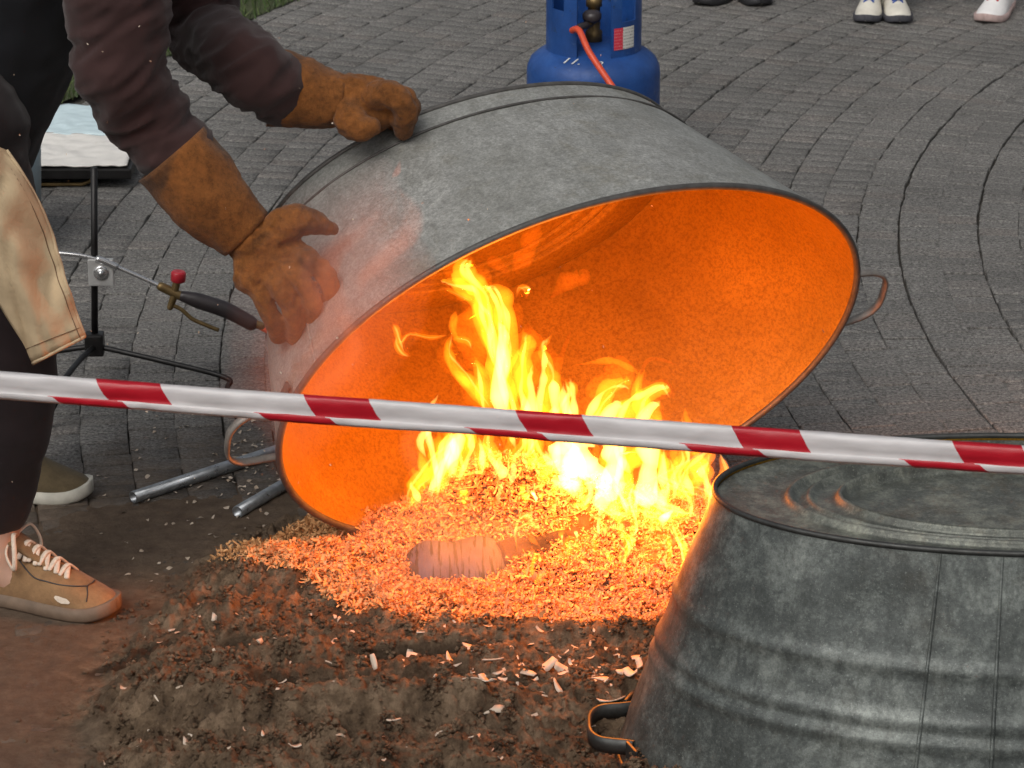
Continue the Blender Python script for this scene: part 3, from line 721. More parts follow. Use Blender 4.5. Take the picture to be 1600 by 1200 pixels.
# right hand tongues
T([(915, 690), (935, 640), (955, 605), (978, 598), (985, 612)], [36, 36, 26, 16, 3], B_)
T([(960, 690), (985, 640), (1005, 622), (1032, 608), (1050, 618)], [40, 36, 24, 24, 6], B_)
T([(1000, 680), (1003, 640), (998, 600), (1008, 575)], [26, 26, 18, 4], B_)
T([(1000, 585), (965, 566), (935, 566), (893, 570)], [10, 12, 10, 2], B_, M_FL)
T([(998, 590), (1012, 564), (1035, 564), (1066, 573)], [8, 10, 8, 2], B_, M_FF)
T([(1022, 690), (1024, 650), (1030, 622)], [22, 22, 10], B_)
T([(940, 690), (958, 640), (972, 625)], [34, 22, 8], B_, M_FC)
T([(990, 690), (1012, 645), (1035, 628)], [30, 20, 8], B_, M_FC)
# lower left group
LB = 4.60
T([(612, 812), (640, 792), (660, 770)], [3, 8, 16], LB)
T([(640, 796), (652, 755), (685, 720), (712, 692), (720, 670)], [10, 26, 30, 24, 6], LB)
T([(682, 778), (690, 735), (702, 700), (712, 668)], [22, 34, 34, 14], LB+.02)
T([(715, 755), (722, 715), (730, 690), (735, 665)], [24, 34, 34, 14], LB+.03)
T([(752, 750), (752, 715), (745, 680)], [20, 30, 20], LB+.04)
T([(780, 745), (774, 715), (765, 690), (770, 665)], [10, 20, 26, 20], LB+.04)
T([(668, 768), (690, 740), (705, 705)], [10, 16, 12], LB, M_FC)
T([(700, 730), (712, 700), (722, 670)], [14, 24, 16], LB+.03, M_FC)
# white heart
for u, v0, v1, w, yy in [(815, 760, 660, 42, 4.66), (845, 765, 660, 52, 4.64), (880, 800, 660, 62, 4.63), (915, 800, 662, 66, 4.66), (945, 805, 664, 70, 4.62), (980, 800, 668, 66, 4.65), (1010, 795, 672, 58, 4.62), (1040, 790, 690, 46, 4.64), (900, 780, 690, 60, 4.58), (960, 790, 690, 62, 4.57), (830, 740, 680, 40, 4.6), (1060, 770, 690, 40, 4.6)]:
    w *= .66; T([(u+random.uniform(-8, 8), v0), (u+random.uniform(-12, 12), (v0*2+v1)/3), (u+random.uniform(-12, 12), (v0+2*v1)/3), (u+random.uniform(-14, 14), v1)], [w*.45, w, w*.9, w*.4], yy, M_FC if 850 < u < 1030 and random.random() < .75 else None, jit=.4, wig=1.6)
# ragged lower right
RB = 4.57
T([(985, 760), (1030, 790), (1065, 800), (1095, 798)], [26, 24, 18, 3], RB)
T([(1030, 740), (1070, 765), (1100, 772), (1128, 792)], [28, 24, 16, 2], RB)
T([(1060, 770), (1085, 735), (1108, 712), (1120, 700)], [26, 34, 24, 3], RB)
T([(1085, 765), (1102, 740), (1095, 705)], [18, 26, 6], RB)
T([(1120, 765), (1132, 740), (1122, 706)], [10, 22, 4], RB+.02)
T([(1055, 790), (1062, 750), (1050, 710)], [12, 22, 10], RB)
T([(905, 760), (918, 795), (938, 815), (952, 836)], [16, 10, 10, 3], RB)
T([(960, 790), (972, 822), (984, 845), (976, 872), (979, 886)], [22, 10, 14, 8, 2], RB)
T([(928, 820), (930, 850), (928, 870)], [3, 9, 3], RB)
T([(935, 870), (945, 862), (958, 882)], [3, 8, 10], RB-.02)
T([(1040, 818), (1047, 850), (1044, 890)], [3, 9, 5], RB-.01)
T([(1043, 822), (1065, 848), (1070, 875), (1078, 893)], [4, 16, 12, 4], RB)
T([(1066, 890), (1069, 878)], [10, 4], RB, n=10)
T([(875, 770), (866, 795), (872, 820), (880, 830)], [18, 12, 12, 3], RB)
T([(940, 790), (955, 800), (975, 806), (1000, 800)], [10, 16, 18, 6], RB)
T([(1000, 790), (1015, 806), (1040, 808), (1065, 803)], [12, 16, 10, 3], RB)
T([(808, 862), (806, 825), (820, 804), (835, 820), (855, 844)], [5, 9, 17, 8, 3], 4.50)
T([(828, 830), (830, 842), (845, 855)], [4, 9, 4], 4.50)
T([(835, 905), (832, 885), (838, 868), (860, 884)], [3, 16, 10, 2], 4.46, M_FL)
for i in range(34):
    u = random.uniform(640, 1100); v = random.uniform(770, 880) if u > 860 else random.uniform(745, 800); hgt = random.uniform(18, 60); ln_ = random.uniform(-16, 16)
    T([(u, v), (u+ln_*.3+random.uniform(-6, 6), v-hgt*.4), (u+ln_*.8+random.uniform(-8, 8), v-hgt*.75), (u+ln_, v-hgt)], [2, random.uniform(6, 15), random.uniform(4, 11), 1.5], 4.6, None if random.random() < .6 else M_FC, jit=.4, wig=2.0, sub=1)
for pts_, w_s in (([(905, 800), (915, 765), (900, 730), (908, 690)], [10, 30, 34, 16]), ([(950, 830), (958, 795), (945, 760), (955, 720)], [6, 22, 34, 20]), ([(985, 850), (992, 815), (980, 785), (990, 750)], [4, 18, 28, 22]),
                  ([(1035, 830), (1040, 795), (1025, 765), (1035, 725)], [5, 22, 30, 18]), ([(1075, 820), (1080, 785), (1066, 755), (1075, 715)], [5, 20, 26, 12]), ([(1100, 800), (1108, 770), (1098, 740)], [4, 20, 14]),
                  ([(925, 790), (960, 800), (1000, 795), (1045, 806), (1090, 800)], [8, 20, 22, 18, 4]), ([(1060, 900), (1072, 868), (1060, 835), (1048, 810)], [4, 15, 12, 5]), ([(1040, 892), (1046, 862), (1040, 830)], [4, 10, 4]), ([(972, 885), (980, 858), (970, 830), (962, 800)], [3, 12, 14, 10])):
    T(pts_, w_s, 4.56)
# detached and fading licks
T([(806, 468), (812, 450), (822, 452), (823, 468)], [2, 9, 13, 3], B_)
T([(800, 425), (822, 395), (836, 372), (842, 345)], [26, 34, 30, 6], B_+.03, M_FF)
T([(760, 405), (775, 412), (800, 430)], [16, 26, 10], B_+.02, M_FF)
T([(855, 470), (885, 440), (915, 430), (900, 420)], [10, 36, 26, 6], B_+.03, M_FF)
T([(612, 278), (622, 266), (626, 246)], [6, 10, 2], 4.33, M_FF)
for c0, ww in (((745, 520), 70), ((820, 570), 80), ((960, 620), 90), ((700, 720), 70), ((1080, 740), 70), ((910, 820), 70), ((1030, 830), 70)):
    T([(c0[0]-20, c0[1]+60), (c0[0], c0[1]), (c0[0]+8, c0[1]-60)], [ww*.5, ww, ww*.3], 4.66, M_FF)
# filaments around the main body
for i in range(84):
    u = random.uniform(660, 1110); v = random.uniform(690, 790) if u > 790 else random.uniform(700, 770)
    hgt = random.uniform(30, 95); lean = random.uniform(-22, 14)
    T([(u, v), (u+lean*.2+random.uniform(-9, 9), v-hgt*.35), (u+lean*.6+random.uniform(-12, 12), v-hgt*.7), (u+lean, v-hgt)], [3, random.uniform(8, 18), random.uniform(5, 13), 1.5], random.uniform(4.56, 4.72), random.choice([M_FL, M_FL, M_FC]), jit=.35, wig=1.6)
setparent(fire)
for (u, v, yy, e) in ((765, 500, 4.58, 1.4), (820, 540, 4.43, 8.0), (980, 590, 4.43, 8.0), (705, 620, 4.48, 2.0), (1050, 690, 4.48, 2.6), (900, 720, 4.48, 3.6)):
    l = bpy.data.lights.new('flame_light', 'POINT'); l.energy = e; l.color = (1, .235, .016); l.shadow_soft_size = .05
    lo = bpy.data.objects.new('flame_light', l); COL.objects.link(lo); lo.location = P(u, v, yy); lo.parent = fire; lo.matrix_parent_inverse = Matrix.Translation(fire.location).inverted()

# ================================================================== GAS CYLINDER AND HOSE
def blue_mat():
    t = MT('blue_enamel', (.01, .05, .2), .42, .05); v = t.vec(); c = t.ramp(t.noise(14, 6, .7, v), [(.3, (.009, .048, .19)), (.55, (.013, .068, .26)), (.75, (.026, .10, .33))])
    c = t.mix(t.ramp(t.noise(45, 8, .8, v), [(.60, 0.0), (.66, .5)]), c, (.10, .16, .30)); c = t.mix(t.ramp(t.noise(30, 8, .8, t.vec(rot=(1, 2, 3))), [(.62, 0.0), (.66, .8)]), c, (.02, .025, .04))
    t.col(c); t.rgh(t.ramp(t.noise(25, 6, .7, v), [(.3, .3), (.7, .65)])); t.bump(t.noise(60, 6, .7, v), .3, .002); return t.m
M_BLUE = blue_mat()
gc = empty('gas_cylinder', (0, 0, 0)); cg = P(926, 250, 6.95); cgx, cgy = cg.x, 6.95; gc.location = (cgx, cgy, 0)
tag(gc, 'blue steel gas cylinder with guard collar standing behind the tipped tub', 'gas cylinder')
RB2 = .149
prof = [(.11, .0), (.115, .001), (.118, .02), (.118, .03), (.135, .036), (RB2, .055), (RB2, .215), (RB2*.99, .228), (.140, .245), (.125, .258), (.105, .268), (.08, .276), (.05, .281), (.022, .283), (.0005, .284)]
obj('body', *lathe(prof, 56), M_BLUE, gc)
RC = .106
def shell(a0, a1, z0, z1, r0=RC, n=20, th=.004, taper=0.0, sw=0.0):
    V = []; F = []
    for i in range(n+1):
        a = a0+(a1-a0)*i/n
        for (rr_, zz) in ((r0, z0), (r0, z1), (r0-th, z1), (r0-th, z0)):
            k = (zz-.26)/.17; V.append(Vector((math.cos(a)*(rr_-taper*k), math.sin(a)*(rr_-taper*k), zz)))
    for i in range(n):
        for q in range(4): F.append((i*4+q, i*4+(q+1) % 4, i*4+4+(q+1) % 4, i*4+4+q))
    F += [(3, 2, 1, 0), (n*4, n*4+1, n*4+2, n*4+3)]; return V, F
f_ = R(270)
col_parts = [shell(f_-R(150), f_-R(22), .262, .368, n=26), shell(f_-R(150), f_-R(62), .368, .405, n=12), shell(f_-R(40), f_-R(22), .368, .405, n=5), shell(f_-R(150), f_-R(22), .405, .435, n=26),
             shell(f_+R(20), f_+R(210), .262, .345, n=30), shell(f_+R(20), f_+R(34), .345, .40, n=5), shell(f_+R(58), f_+R(210), .345, .40, n=24), shell(f_+R(20), f_+R(210), .40, .435, n=30)]
obj('collar', *join(col_parts), M_BLUE, gc, False)
rt_ = []
for a0, a1 in ((f_-R(150), f_-R(22)), (f_+R(20), f_+R(210))):
    rt_.append(capsule([Vector((math.cos(a0+(a1-a0)*i/16)*RC, math.sin(a0+(a1-a0)*i/16)*RC, .436)) for i in range(17)], [.0055]*17, 48, 8))
obj('collar_rim', *join(rt_), M_BLUE, gc)
vb = obj('valve', *join([lathe([(.0005, .28), (.019, .28), (.019, .305), (.014, .31), (.014, .36), (.018, .362), (.018, .385), (.0005, .386)], 18), capsule([Vector((0, 0, .335)), Vector((-.012, -.05, .337))], [.012, .012], 6, 12)]), M_BRASS, gc)
obj('regulator', *join([lathe([(.0005, -.010), (.018, -.010), (.021, -.004), (.021, .006), (.015, .012), (.0005, .014)], 22, (-.006, -.058, .352)), capsule([Vector((-.02, -.075, .336)), Vector((-.038, -.092, .334))], [.009, .009], 6, 10)]), M_HANDLE, gc)
# paper label on the collar
def sticker():
    t = MT('cylinder_label', (.7, .7, .66), .6); tc = t.vec('UV'); sp = t.n.new('ShaderNodeSeparateXYZ'); t.L(tc, sp.inputs[0])
    red = t.math('LESS_THAN', sp.outputs[0], .4)
    ln = t.math('LESS_THAN', t.math('FRACT', t.math('MULTIPLY', sp.outputs[1], 7.0)), .38)
    mp = t.n.new('ShaderNodeMapping'); mp.inputs['Scale'].default_value = (40, 7, 1); t.L(tc, mp.inputs[0])
    gap = t.ramp(t.noise(1, 2, .5, mp.outputs[0]), [(.48, 0.0), (.52, 1.0)])
    ink = t.math('MULTIPLY', t.math('MULTIPLY', ln, gap), .75)
    c = t.mix(ink, (.66, .65, .60), (.12, .12, .12)); r2 = t.mix(t.math('MULTIPLY', ink, .4), (.62, .03, .06), (.8, .6, .55))
    t.col(t.mix(red, c, r2)); return t.m
V = []; F = []; UV = []; n = 10
for i in range(n+1):
    a = f_+R(23)+R(31)*i/n
    for j, z in enumerate((.285, .334)): V.append((math.cos(a)*(RC+.0012), math.sin(a)*(RC+.0012), z)); UV.append((i/n, j))
for i in range(n): F.append((i*2, i*2+2, i*2+3, i*2+1))
me = mesh('label', V, F); uv = me.uv_layers.new(name='UV')
for l in me.loops: uv.data[l.index].uv = UV[l.vertex_index]
link('label', me, sticker(), gc)
# stencilled figures on the shoulder
def rz(z):
    for (r0, z0), (r1, z1) in zip(prof, prof[1:]):
        if z0 <= z <= z1 and z1 > z0: return r0+(r1-r0)*(z-z0)/(z1-z0)
    return .1
M_PAINT = plain('white_stencil_paint', (.6, .62, .62), .6)
def stencil(txt, ang, zc, size, tilt=0):
    cu = bpy.data.curves.new('t', 'FONT'); cu.body = txt; cu.size = size; cu.align_x = 'CENTER'; cu.resolution_u = 3; cu.shear = .25
    to = bpy.data.objects.new('t', cu); COL.objects.link(to); bpy.context.view_layer.update()
    me = bpy.data.meshes.new_from_object(to.evaluated_get(bpy.context.evaluated_depsgraph_get())); bpy.data.objects.remove(to)
    bm = bmesh.new(); bm.from_mesh(me); bmesh.ops.triangulate(bm, faces=bm.faces); bmesh.ops.subdivide_edges(bm, edges=bm.edges, cuts=1); bm.to_mesh(me); bm.free(); me.name = 'stencil'
    for v in me.vertices:
        # arc length along the shoulder profile
        want = v.co.y*.55; z = min(.2825, max(.2, zc+want*.55)); r = rz(z)+.0016; a = ang+v.co.x/r; v.co = (math.cos(a)*r, math.sin(a)*r, z+.0014)
    link('stencil', me, M_PAINT, gc, False)
stencil('11.', f_-R(26), .258, .040); stencil('2', f_+R(4), .256, .036)
# hose
s0 = Vector((cgx-.038, cgy-.092, .334))
hose_pts = [s0, s0+Vector((-.012, -.03, .002)), P(905, 48, 6.80), P(920, 80, 6.76), P(945, 118, 6.72), P(972, 158, 6.68), P(1000, 200, 6.62), G(1010, 285, .009), G(960, 330, .009), G(850, 370, .009), G(700, 400, .009), G(560, 440, .009), G(500, 480, .02), P(455, 515, 5.50), P(425, 517, 5.58), P(402, 507, 5.62)]
ho = tube('gas_hose', hose_pts, .0072, M_HOSE, None, 120, 10); tag(ho, 'orange rubber gas hose hanging from the blue cylinder', 'hose')

# ================================================================== STAND, TORCH, PIPES, TRAY, BUCKET
st = empty('torch_stand', G(148, 602)); hub = P(148, 537, st.location.y); SY = st.location.y
tag(st, 'black steel tripod stand with a clamp holding the gas torch', 'stand')
tube('pole', [hub, P(147, 262, SY)], .0062, M_BLACK, st, straight=True)
bevbox('hub', hub, (.034, .03, .042), M_BLACK, st, .004)
def stand_leg(a, b, foot): tube('leg', [hub+Vector((0, 0, -.004)), a, b, b+Vector((0, 0, -.012))+(foot-b)*.15, foot], .0052, M_BLACK, st, 40, 8)
e1 = P(352, 590, 5.42); stand_leg(hub.lerp(e1, .5), e1, G(372, 655, .004))
e2 = P(20, 562, SY+.02); stand_leg(hub.lerp(e2, .5), e2, G(10, 620, .004))
e3 = P(92, 606, SY-.22); stand_leg(hub.lerp(e3, .5)+Vector((0, 0, .004)), e3, G(66, 668, .004))
cl = bevbox('clamp', P(158, 425, SY-.012), (.046, .012, .050), plain('galvanised_plate', (.55, .55, .54), .4, .4, .15), st, .002)
obj('clamp_knob', *[(lambda v, f: ([Matrix.Translation(P(158, 426, SY-.018)) @ Matrix.Rotation(R(90), 4, 'X') @ q for q in v], f))(*lathe([(.0135, 0), (.0135, .0025), (.010, .0035), (.0045, .0037), (.0045, .008), (.0005, .009)], 24))][0], M_CHROME, st)
setparent(st)
to = empty('gas_torch', P(270, 460, SY-.005)); TY = SY-.012
tag(to, 'gas torch with silver tube, red knob and dark grip clamped to the stand', 'torch')
tube('tube', [P(-60, 392, TY), P(40, 393, TY), P(95, 396, TY), P(138, 402, TY), P(180, 416, TY), P(262, 452, TY)], .0042, M_CHROME, to, 50)
tube('tube_sleeve', [P(150, 404, TY-.004), P(168, 410, TY-.004), P(184, 418, TY-.004)], .0066, M_CHROME, to, 8)
tube('nozzle', [P(-115, 394, TY), P(-60, 392, TY)], .016, M_BRASS, to, straight=True)
obj('valve_body', *join([capsule([P(252, 448, TY), P(290, 466, TY)], [.0085, .0085], 8), capsule([P(272, 458, TY), P(276, 442, TY)], [.007, .007], 6), capsule([P(272, 462, TY), P(266, 480, TY)], [.007, .006], 6)]), M_BRASS, to)
kn = P(278, 441, TY); obj('valve_knob', *[(lambda v, f: ([Matrix.Translation(kn) @ Matrix.Rotation(R(6), 4, 'Y') @ q for q in v], f))(*lathe([(.0005, 0), (.011, .001), (.0135, .003), (.0135, .018), (.011, .021), (.006, .0205), (.0005, .0195)], 18))][0], M_REDPL, to)
obj('grip', *capsule([P(286, 463, TY), P(310, 470, TY), P(350, 483, TY), P(376, 496, TY), P(392, 505, TY)], [.010, .0145, .015, .014, .0135], 20, 14), M_HANDLE, to)
tube('trigger', [P(268, 476, TY), P(284, 484, TY), P(300, 498, TY), P(322, 508, TY), P(342, 516, TY)], .004, M_BRASS, to, 20, 8)
obj('hose_tail', *capsule([P(390, 503, TY), P(408, 509, TY)], [.0085, .0075], 8), M_BRASS, to)
setparent(to)
def pipe(a, b, name, label):
    r = .0105; d = (b-a).normalized(); V = []; F = []; n = 18
    for q, (t, rr_) in enumerate(((0, r), (1, r), (1, r*.78), (0, r*.78))):
        p = a.lerp(b, t); s = d.orthogonal().normalized(); u = d.cross(s)
        for k in range(n): V.append(p+s*math.cos(2*PI*k/n)*rr_+u*math.sin(2*PI*k/n)*rr_)
    for q in range(4):
        for k in range(n): F.append((q*n+k, q*n+(k+1) % n, ((q+1) % 4)*n+(k+1) % n, ((q+1) % 4)*n+k))
    c = Vector((a.x, a.y, 0)); o = obj(name, [v-c for v in V], F, M_STEEL); o.location = c; return tag(o, label, 'pipe', 'steel pipes on the paving')
pipe(G(208, 777, .0105), G(650, 634, .0105), 'steel_pipe', 'bare steel pipe on the paving running behind the tub handle')
pipe(G(371, 800, .0105), G(560, 690, .0105), 'steel_pipe', 'short bare steel pipe on the paving ending beside the shavings')
# low tray with a cloth
ty = empty('low_tray_table', G(120, 285)); y0 = G(0, 296).y
tag(ty, 'low black tray on a wire frame behind the torch stand', 'tray')
xl, xr = P(-60, 270, y0).x, P(205, 270, y0).x; zt = P(100, 264, y0).z; dp = .52
bevbox('tray', ((xl+xr)/2, y0+dp/2, zt-.012), (xr-xl, dp, .024), M_BLACK, ty, .004)
for yy in (y0+.02, y0+dp-.02): tube('wire_leg', [(P(72, 280, y0).x-.13, yy, zt-.024), (P(72, 280, y0).x-.13, yy, .006), (P(140, 280, y0).x-.02, yy, .006), (P(140, 280, y0).x, yy, .014), (P(140, 280, y0).x, yy, zt-.022)], .0042, M_BRASS, ty, straight=True)
setparent(ty)
def cloth(name, x0, x1, ya, yb, z, mat, label, seed):
    V = []; F = []; nx_, ny_ = 40, 40
    for j in range(ny_+1):
        for i in range(nx_+1):
            u, v = i/nx_, j/ny_; x_ = x0+(x1-x0)*u; y_ = ya+(yb-ya)*v+.012*mnoise.noise(Vector((u*4, seed, v)))*(1 if j in (0, ny_) else .3)
            V.append((x_, y_, z+.006+.007*abs(mnoise.noise(Vector((u*5+seed, v*3, 2))))+.003*mnoise.noise(Vector((u*14, v*12, seed)))))
    F = [(j*(nx_+1)+i, j*(nx_+1)+i+1, (j+1)*(nx_+1)+i+1, (j+1)*(nx_+1)+i) for j in range(ny_) for i in range(nx_)]
    o = obj(name, V, F, mat); md = o.modifiers.new('t', 'SOLIDIFY'); md.thickness = .003; md.offset = -1; return tag(o, label, 'cloth')
cloth('cloth', xl+.01, xr-.01, y0+.005, y0+.26, zt, plain('white_cloth', (.72, .70, .66), .85, 0, .08, 20, .3, .002), 'white cloth spread over the front of the low tray', 1.3)
cloth('cloth', xl+.012, xr-.014, y0+.255, y0+dp-.01, zt+.001, plain('pale_blue_cloth', (.55, .68, .72), .8, 0, .06, 20, .3, .002), 'pale blue cloth folded over the back of the low tray', 4.1)
bk = empty('bucket', (0, 0, 0)); by_ = 6.28; bxc = P(65, 200, by_).x-.152; bk.location = (bxc, by_, 0); zb = P(60, 157, by_).z
tag(bk, 'smooth grey blue metal bucket standing half hidden behind the person', 'bucket')
obj('wall', *lathe([(.0005, .012), (.135, .012), (.137, 0), (.152, zb), (.149, zb), (.134, .015), (.0005, .015)], 48), plain('grey_blue_metal', (.26, .34, .38), .45, .2, .12, 12), bk)
obj('rim', *capsule([Vector((math.cos(2*PI*i/40)*.152, math.sin(2*PI*i/40)*.152, zb)) for i in range(41)], [.0045]*41, 80, 8), plain('bucket_rim', (.30, .37, .40), .4, .3), bk)

# ================================================================== BARRIER TAPE
def tape_mat():
    t = MT('barrier_film', (.8, .8, .8), .32, 0, .5); uv = t.vec('UV'); sp = t.n.new('ShaderNodeSeparateXYZ'); t.L(uv, sp.inputs[0])
    u, v = sp.outputs[0], sp.outputs[1]
    low = t.math('LESS_THAN', v, .30)
    a = t.math('FRACT', t.math('ADD', u, t.math('MULTIPLY', v, .085))); ma = t.math('LESS_THAN', a, .31)
    b = t.math('FRACT', t.math('ADD', u, t.math('ADD', t.math('MULTIPLY', v, .25), .245))); mb = t.math('LESS_THAN', b, .34)
    m = t.math('ADD', t.math('MULTIPLY', low, mb), t.math('MULTIPLY', t.math('SUBTRACT', 1, low), ma))
    wr = t.ramp(t.noise(18, 4, .6, t.vec(scale=(1, 6, 6))), [(.3, .86), (.7, 1.0)])
    c = t.mix(m, (.74, .73, .74), (.55, .012, .028)); t.col(t.mix(1.0, c, wr, 'MULTIPLY'))
    t.bump(t.noise(30, 4, .6, t.vec(scale=(1, 5, 5))), .12, .004)
    tr = t.n.new('ShaderNodeBsdfTranslucent'); t.L(c, tr.inputs[0]); mx = t.n.new('ShaderNodeMixShader'); mx.inputs[0].default_value = .25
    out = t.n['Material Output']; t.L(t.b.outputs[0], mx.inputs[1]); t.L(tr.outputs[0], mx.inputs[2]); t.L(mx.outputs[0], out.inputs[0]); return t.m
NT = 520; tp_ = []; cl_ = [(-900, 536), (0, 602), (400, 633), (800, 662), (1200, 692), (1600, 719), (2500, 775)]
Yl = lambda u: 3.46-.20*(u/1600)
path = catmull([P(u, v, Yl(u)) for u, v in cl_], NT)
prof_ = [(-.0172, .000, 0), (-.0135, -.0030, .09), (-.0078, -.0040, .2), (-.0074, -.0034, .298), (-.0066, -.0022, .302), (.000, -.0040, .5), (.008, -.0044, .72), (.0135, -.0034, .88), (.0172, .0004, 1), (.010, .0022, .8), (.0, .0026, .5), (-.010, .0022, .2)]
V = []; UV = []; F = []; acc = 0; m = len(prof_)
ustart = None; us = []
for i, p in enumerate(path):
    if i: acc += (path[i]-path[i-1]).length
    us.append(acc)
i0 = min(range(NT+1), key=lambda i: abs(px(*path[i])[0]-148)); i1 = min(range(NT+1), key=lambda i: abs(px(*path[i])[0]-1140)); per = (us[i1]-us[i0])/3
for i, p in enumerate(path):
    t_ = (path[min(i+1, NT)]-path[max(i-1, 0)]).normalized(); b = t_.cross(Vector((0, 0, 1))).normalized(); u_ = b.cross(t_); k = 1+.05*mnoise.noise(Vector((us[i]*5, 3, 1)))
    tw = .10*mnoise.noise(Vector((us[i]*2.2, 7, 1)))
    for (yu, yf, v) in prof_:
        # b points away from the camera side when t runs +x, so forward = -b
        y2 = yu*math.cos(tw)-yf*math.sin(tw); f2 = yu*math.sin(tw)+yf*math.cos(tw)
        f2 += .0022*mnoise.noise(Vector((us[i]*14+yu*90, yu*160, 3)))+.0012*mnoise.noise(Vector((us[i]*45, yu*220, 8)))
        V.append(p+u_*(y2*k)+b*(-f2 if b.y < 0 else f2)); UV.append(((us[i]-us[i0])/per+.085*-1+.0, v))
for i in range(NT):
    for q in range(m): F.append((i*m+q, i*m+(q+1) % m, (i+1)*m+(q+1) % m, (i+1)*m+q))
F += [tuple(range(m)), tuple(NT*m+q for q in range(m-1, -1, -1))]
me = mesh('barrier_tape', V, F); uv = me.uv_layers.new(name='UV')
for l in me.loops: uv.data[l.index].uv = UV[l.vertex_index]
tag(link('barrier_tape', me, tape_mat()), 'red and white striped barrier tape stretched across in front of the fire', 'tape')

# ================================================================== SHOES
def shoe(root, ankle_xy, heading, L, mats, laces=True, z0=0.0, wscale=1.0, sole_h=.022, toe_patch=False):
    """built in local space: x forward from heel, then turned to heading"""
    upper_m, sole_m, lace_m, trim_m = mats
    T_ = Matrix.Translation((ankle_xy[0], ankle_xy[1], z0)) @ Matrix.Rotation(heading, 4, 'Z') @ Matrix.Translation((-.26*L, 0, 0))
    st_ = [(0, .020, .062), (.03, .031, .078), (.12, .036, .082), (.25, .036, .080), (.36, .036, .096), (.45, .039, .096), (.55, .043, .087), (.66, .047, .073), (.77, .048, .058), (.87, .043, .047), (.94, .034, .040), (.985, .020, .031), (1.0, .005, .020)]
    k = L/.28; n = 40; seg = 20
    xs = lerp_list([s[0] for s in st_], n); ws = lerp_list([s[1] for s in st_], n); hs_ = lerp_list([s[2] for s in st_], n)
    V = []; F = []
    for x_, w, h in zip(xs, ws, hs_):
        for j in range(seg):
            a = 2*PI*j/seg; cy_, sy_ = math.cos(a), math.sin(a)
            yy = w*k*wscale*(abs(cy_)**.75)*(1 if cy_ > 0 else -1)*(1-.38*max(0, sy_)**1.3)
            zz = sole_h*k*.7+(h*k-sole_h*k*.7)*(max(0, sy_)**.8) if sy_ > 0 else sole_h*k*.7*(1+sy_*.3)
            yy += .006*k*math.sin(PI*x_)*(1 if x_ > .3 else .3)
            V.append(T_ @ Vector((x_*L, yy, zz)))
    for i in range(n):
        for j in range(seg): F.append((i*seg+j, i*seg+(j+1) % seg, (i+1)*seg+(j+1) % seg, (i+1)*seg+j))
    F += [tuple(range(seg-1, -1, -1)), tuple(n*seg+j for j in range(seg))]
    sh_ = obj('shoe', V, F, upper_m, root)
    V = []; F = []
    for x_, w in zip(xs, ws):
        e = 1.07
        toe = .012*k*max(0, (x_-.8)/.2)**2
        for yy, zz in ((-w*e, .004), (-w*e*.94, 0), (w*e*.94, 0), (w*e, .004), (w*e*1.02, sole_h), (w*e*.8, sole_h+.001), (-w*e*.8, sole_h+.001), (-w*e*1.02, sole_h)):
            V.append(T_ @ Vector((x_*L*1.012-.002, yy*k*wscale+.006*k*math.sin(PI*x_)*(1 if x_ > .3 else .3), zz*k+toe)))
    for i in range(n):
        for j in range(8): F.append((i*8+j, i*8+(j+1) % 8, (i+1)*8+(j+1) % 8, (i+1)*8+j))
    F += [tuple(range(7, -1, -1)), tuple(n*8+j for j in range(8))]
    obj('sole', V, F, sole_m, sh_)
    def surf(x_, y_):      # top surface height at local x (0..1), y fraction
        i = min(n-1, max(0, min(range(n+1), key=lambda q: abs(xs[q]-x_)))); return hs_[i]*k*(1-.25*y_*y_)+.002*k
    # tongue and collar
    obj('tongue', *[(lambda v, f: ([T_ @ q for q in v], f))(*capsule([Vector((.70*L, .004*k, surf(.7, 0)-.011*k)), Vector((.50*L, .003*k, surf(.50, 0)-.007*k)), Vector((.36*L, .002*k, surf(.36, 0)+.012*k))], [.007*k, .008*k, .007*k], 14, 10, [.018*k, .022*k, .024*k], Vector((0, 0, 1))))][0], trim_m, sh_)
    if laces:
        for q, x_ in enumerate((.45, .51, .57, .63, .69)):
            for sg in (1, -1):
                wy = (.024-.0018*q)*k
                a = Vector(((x_-.012)*L, -sg*wy+.004*k, surf(x_-.012, .9)+.006*k)); b = Vector(((x_+.03)*L, sg*wy+.004*k, surf(x_+.03, .9)+.006*k)); c = (a+b)/2; c.z = surf(x_+.009, 0)+.0055*k+.0014*sg
                obj('lace', *[(lambda v, f: ([T_ @ w_ for w_ in v], f))(*capsule([a, c, b], [.0026*k]*3, 10, 7, [.0048*k]*3, Vector((0, 0, 1))))][0], lace_m, sh_)
        zt_ = surf(.37, 0)+.016*k
        for sg, ln_ in ((1, .055), (-1, .055)):
            p0 = Vector((.385*L, .003*k, zt_)); side = Vector((.012*k, sg*.03*k, .004*k)); 
            lp = [p0, p0+side*.9+Vector((0, 0, .004)), p0+side*1.25+Vector((.004, sg*.004, -.024*k)), p0+side*1.2+Vector((.002, sg*.006, -ln_*.85*k)), p0+side*.95+Vector((-.012*k, sg*.004, -.024*k)), p0+Vector((-.004, 0, 0))]
            obj('lace', *[(lambda v, f: ([T_ @ w_ for w_ in v], f))(*capsule(lp, [.0022*k]*6, 30, 7, [.004*k]*6))][0], lace_m, sh_)
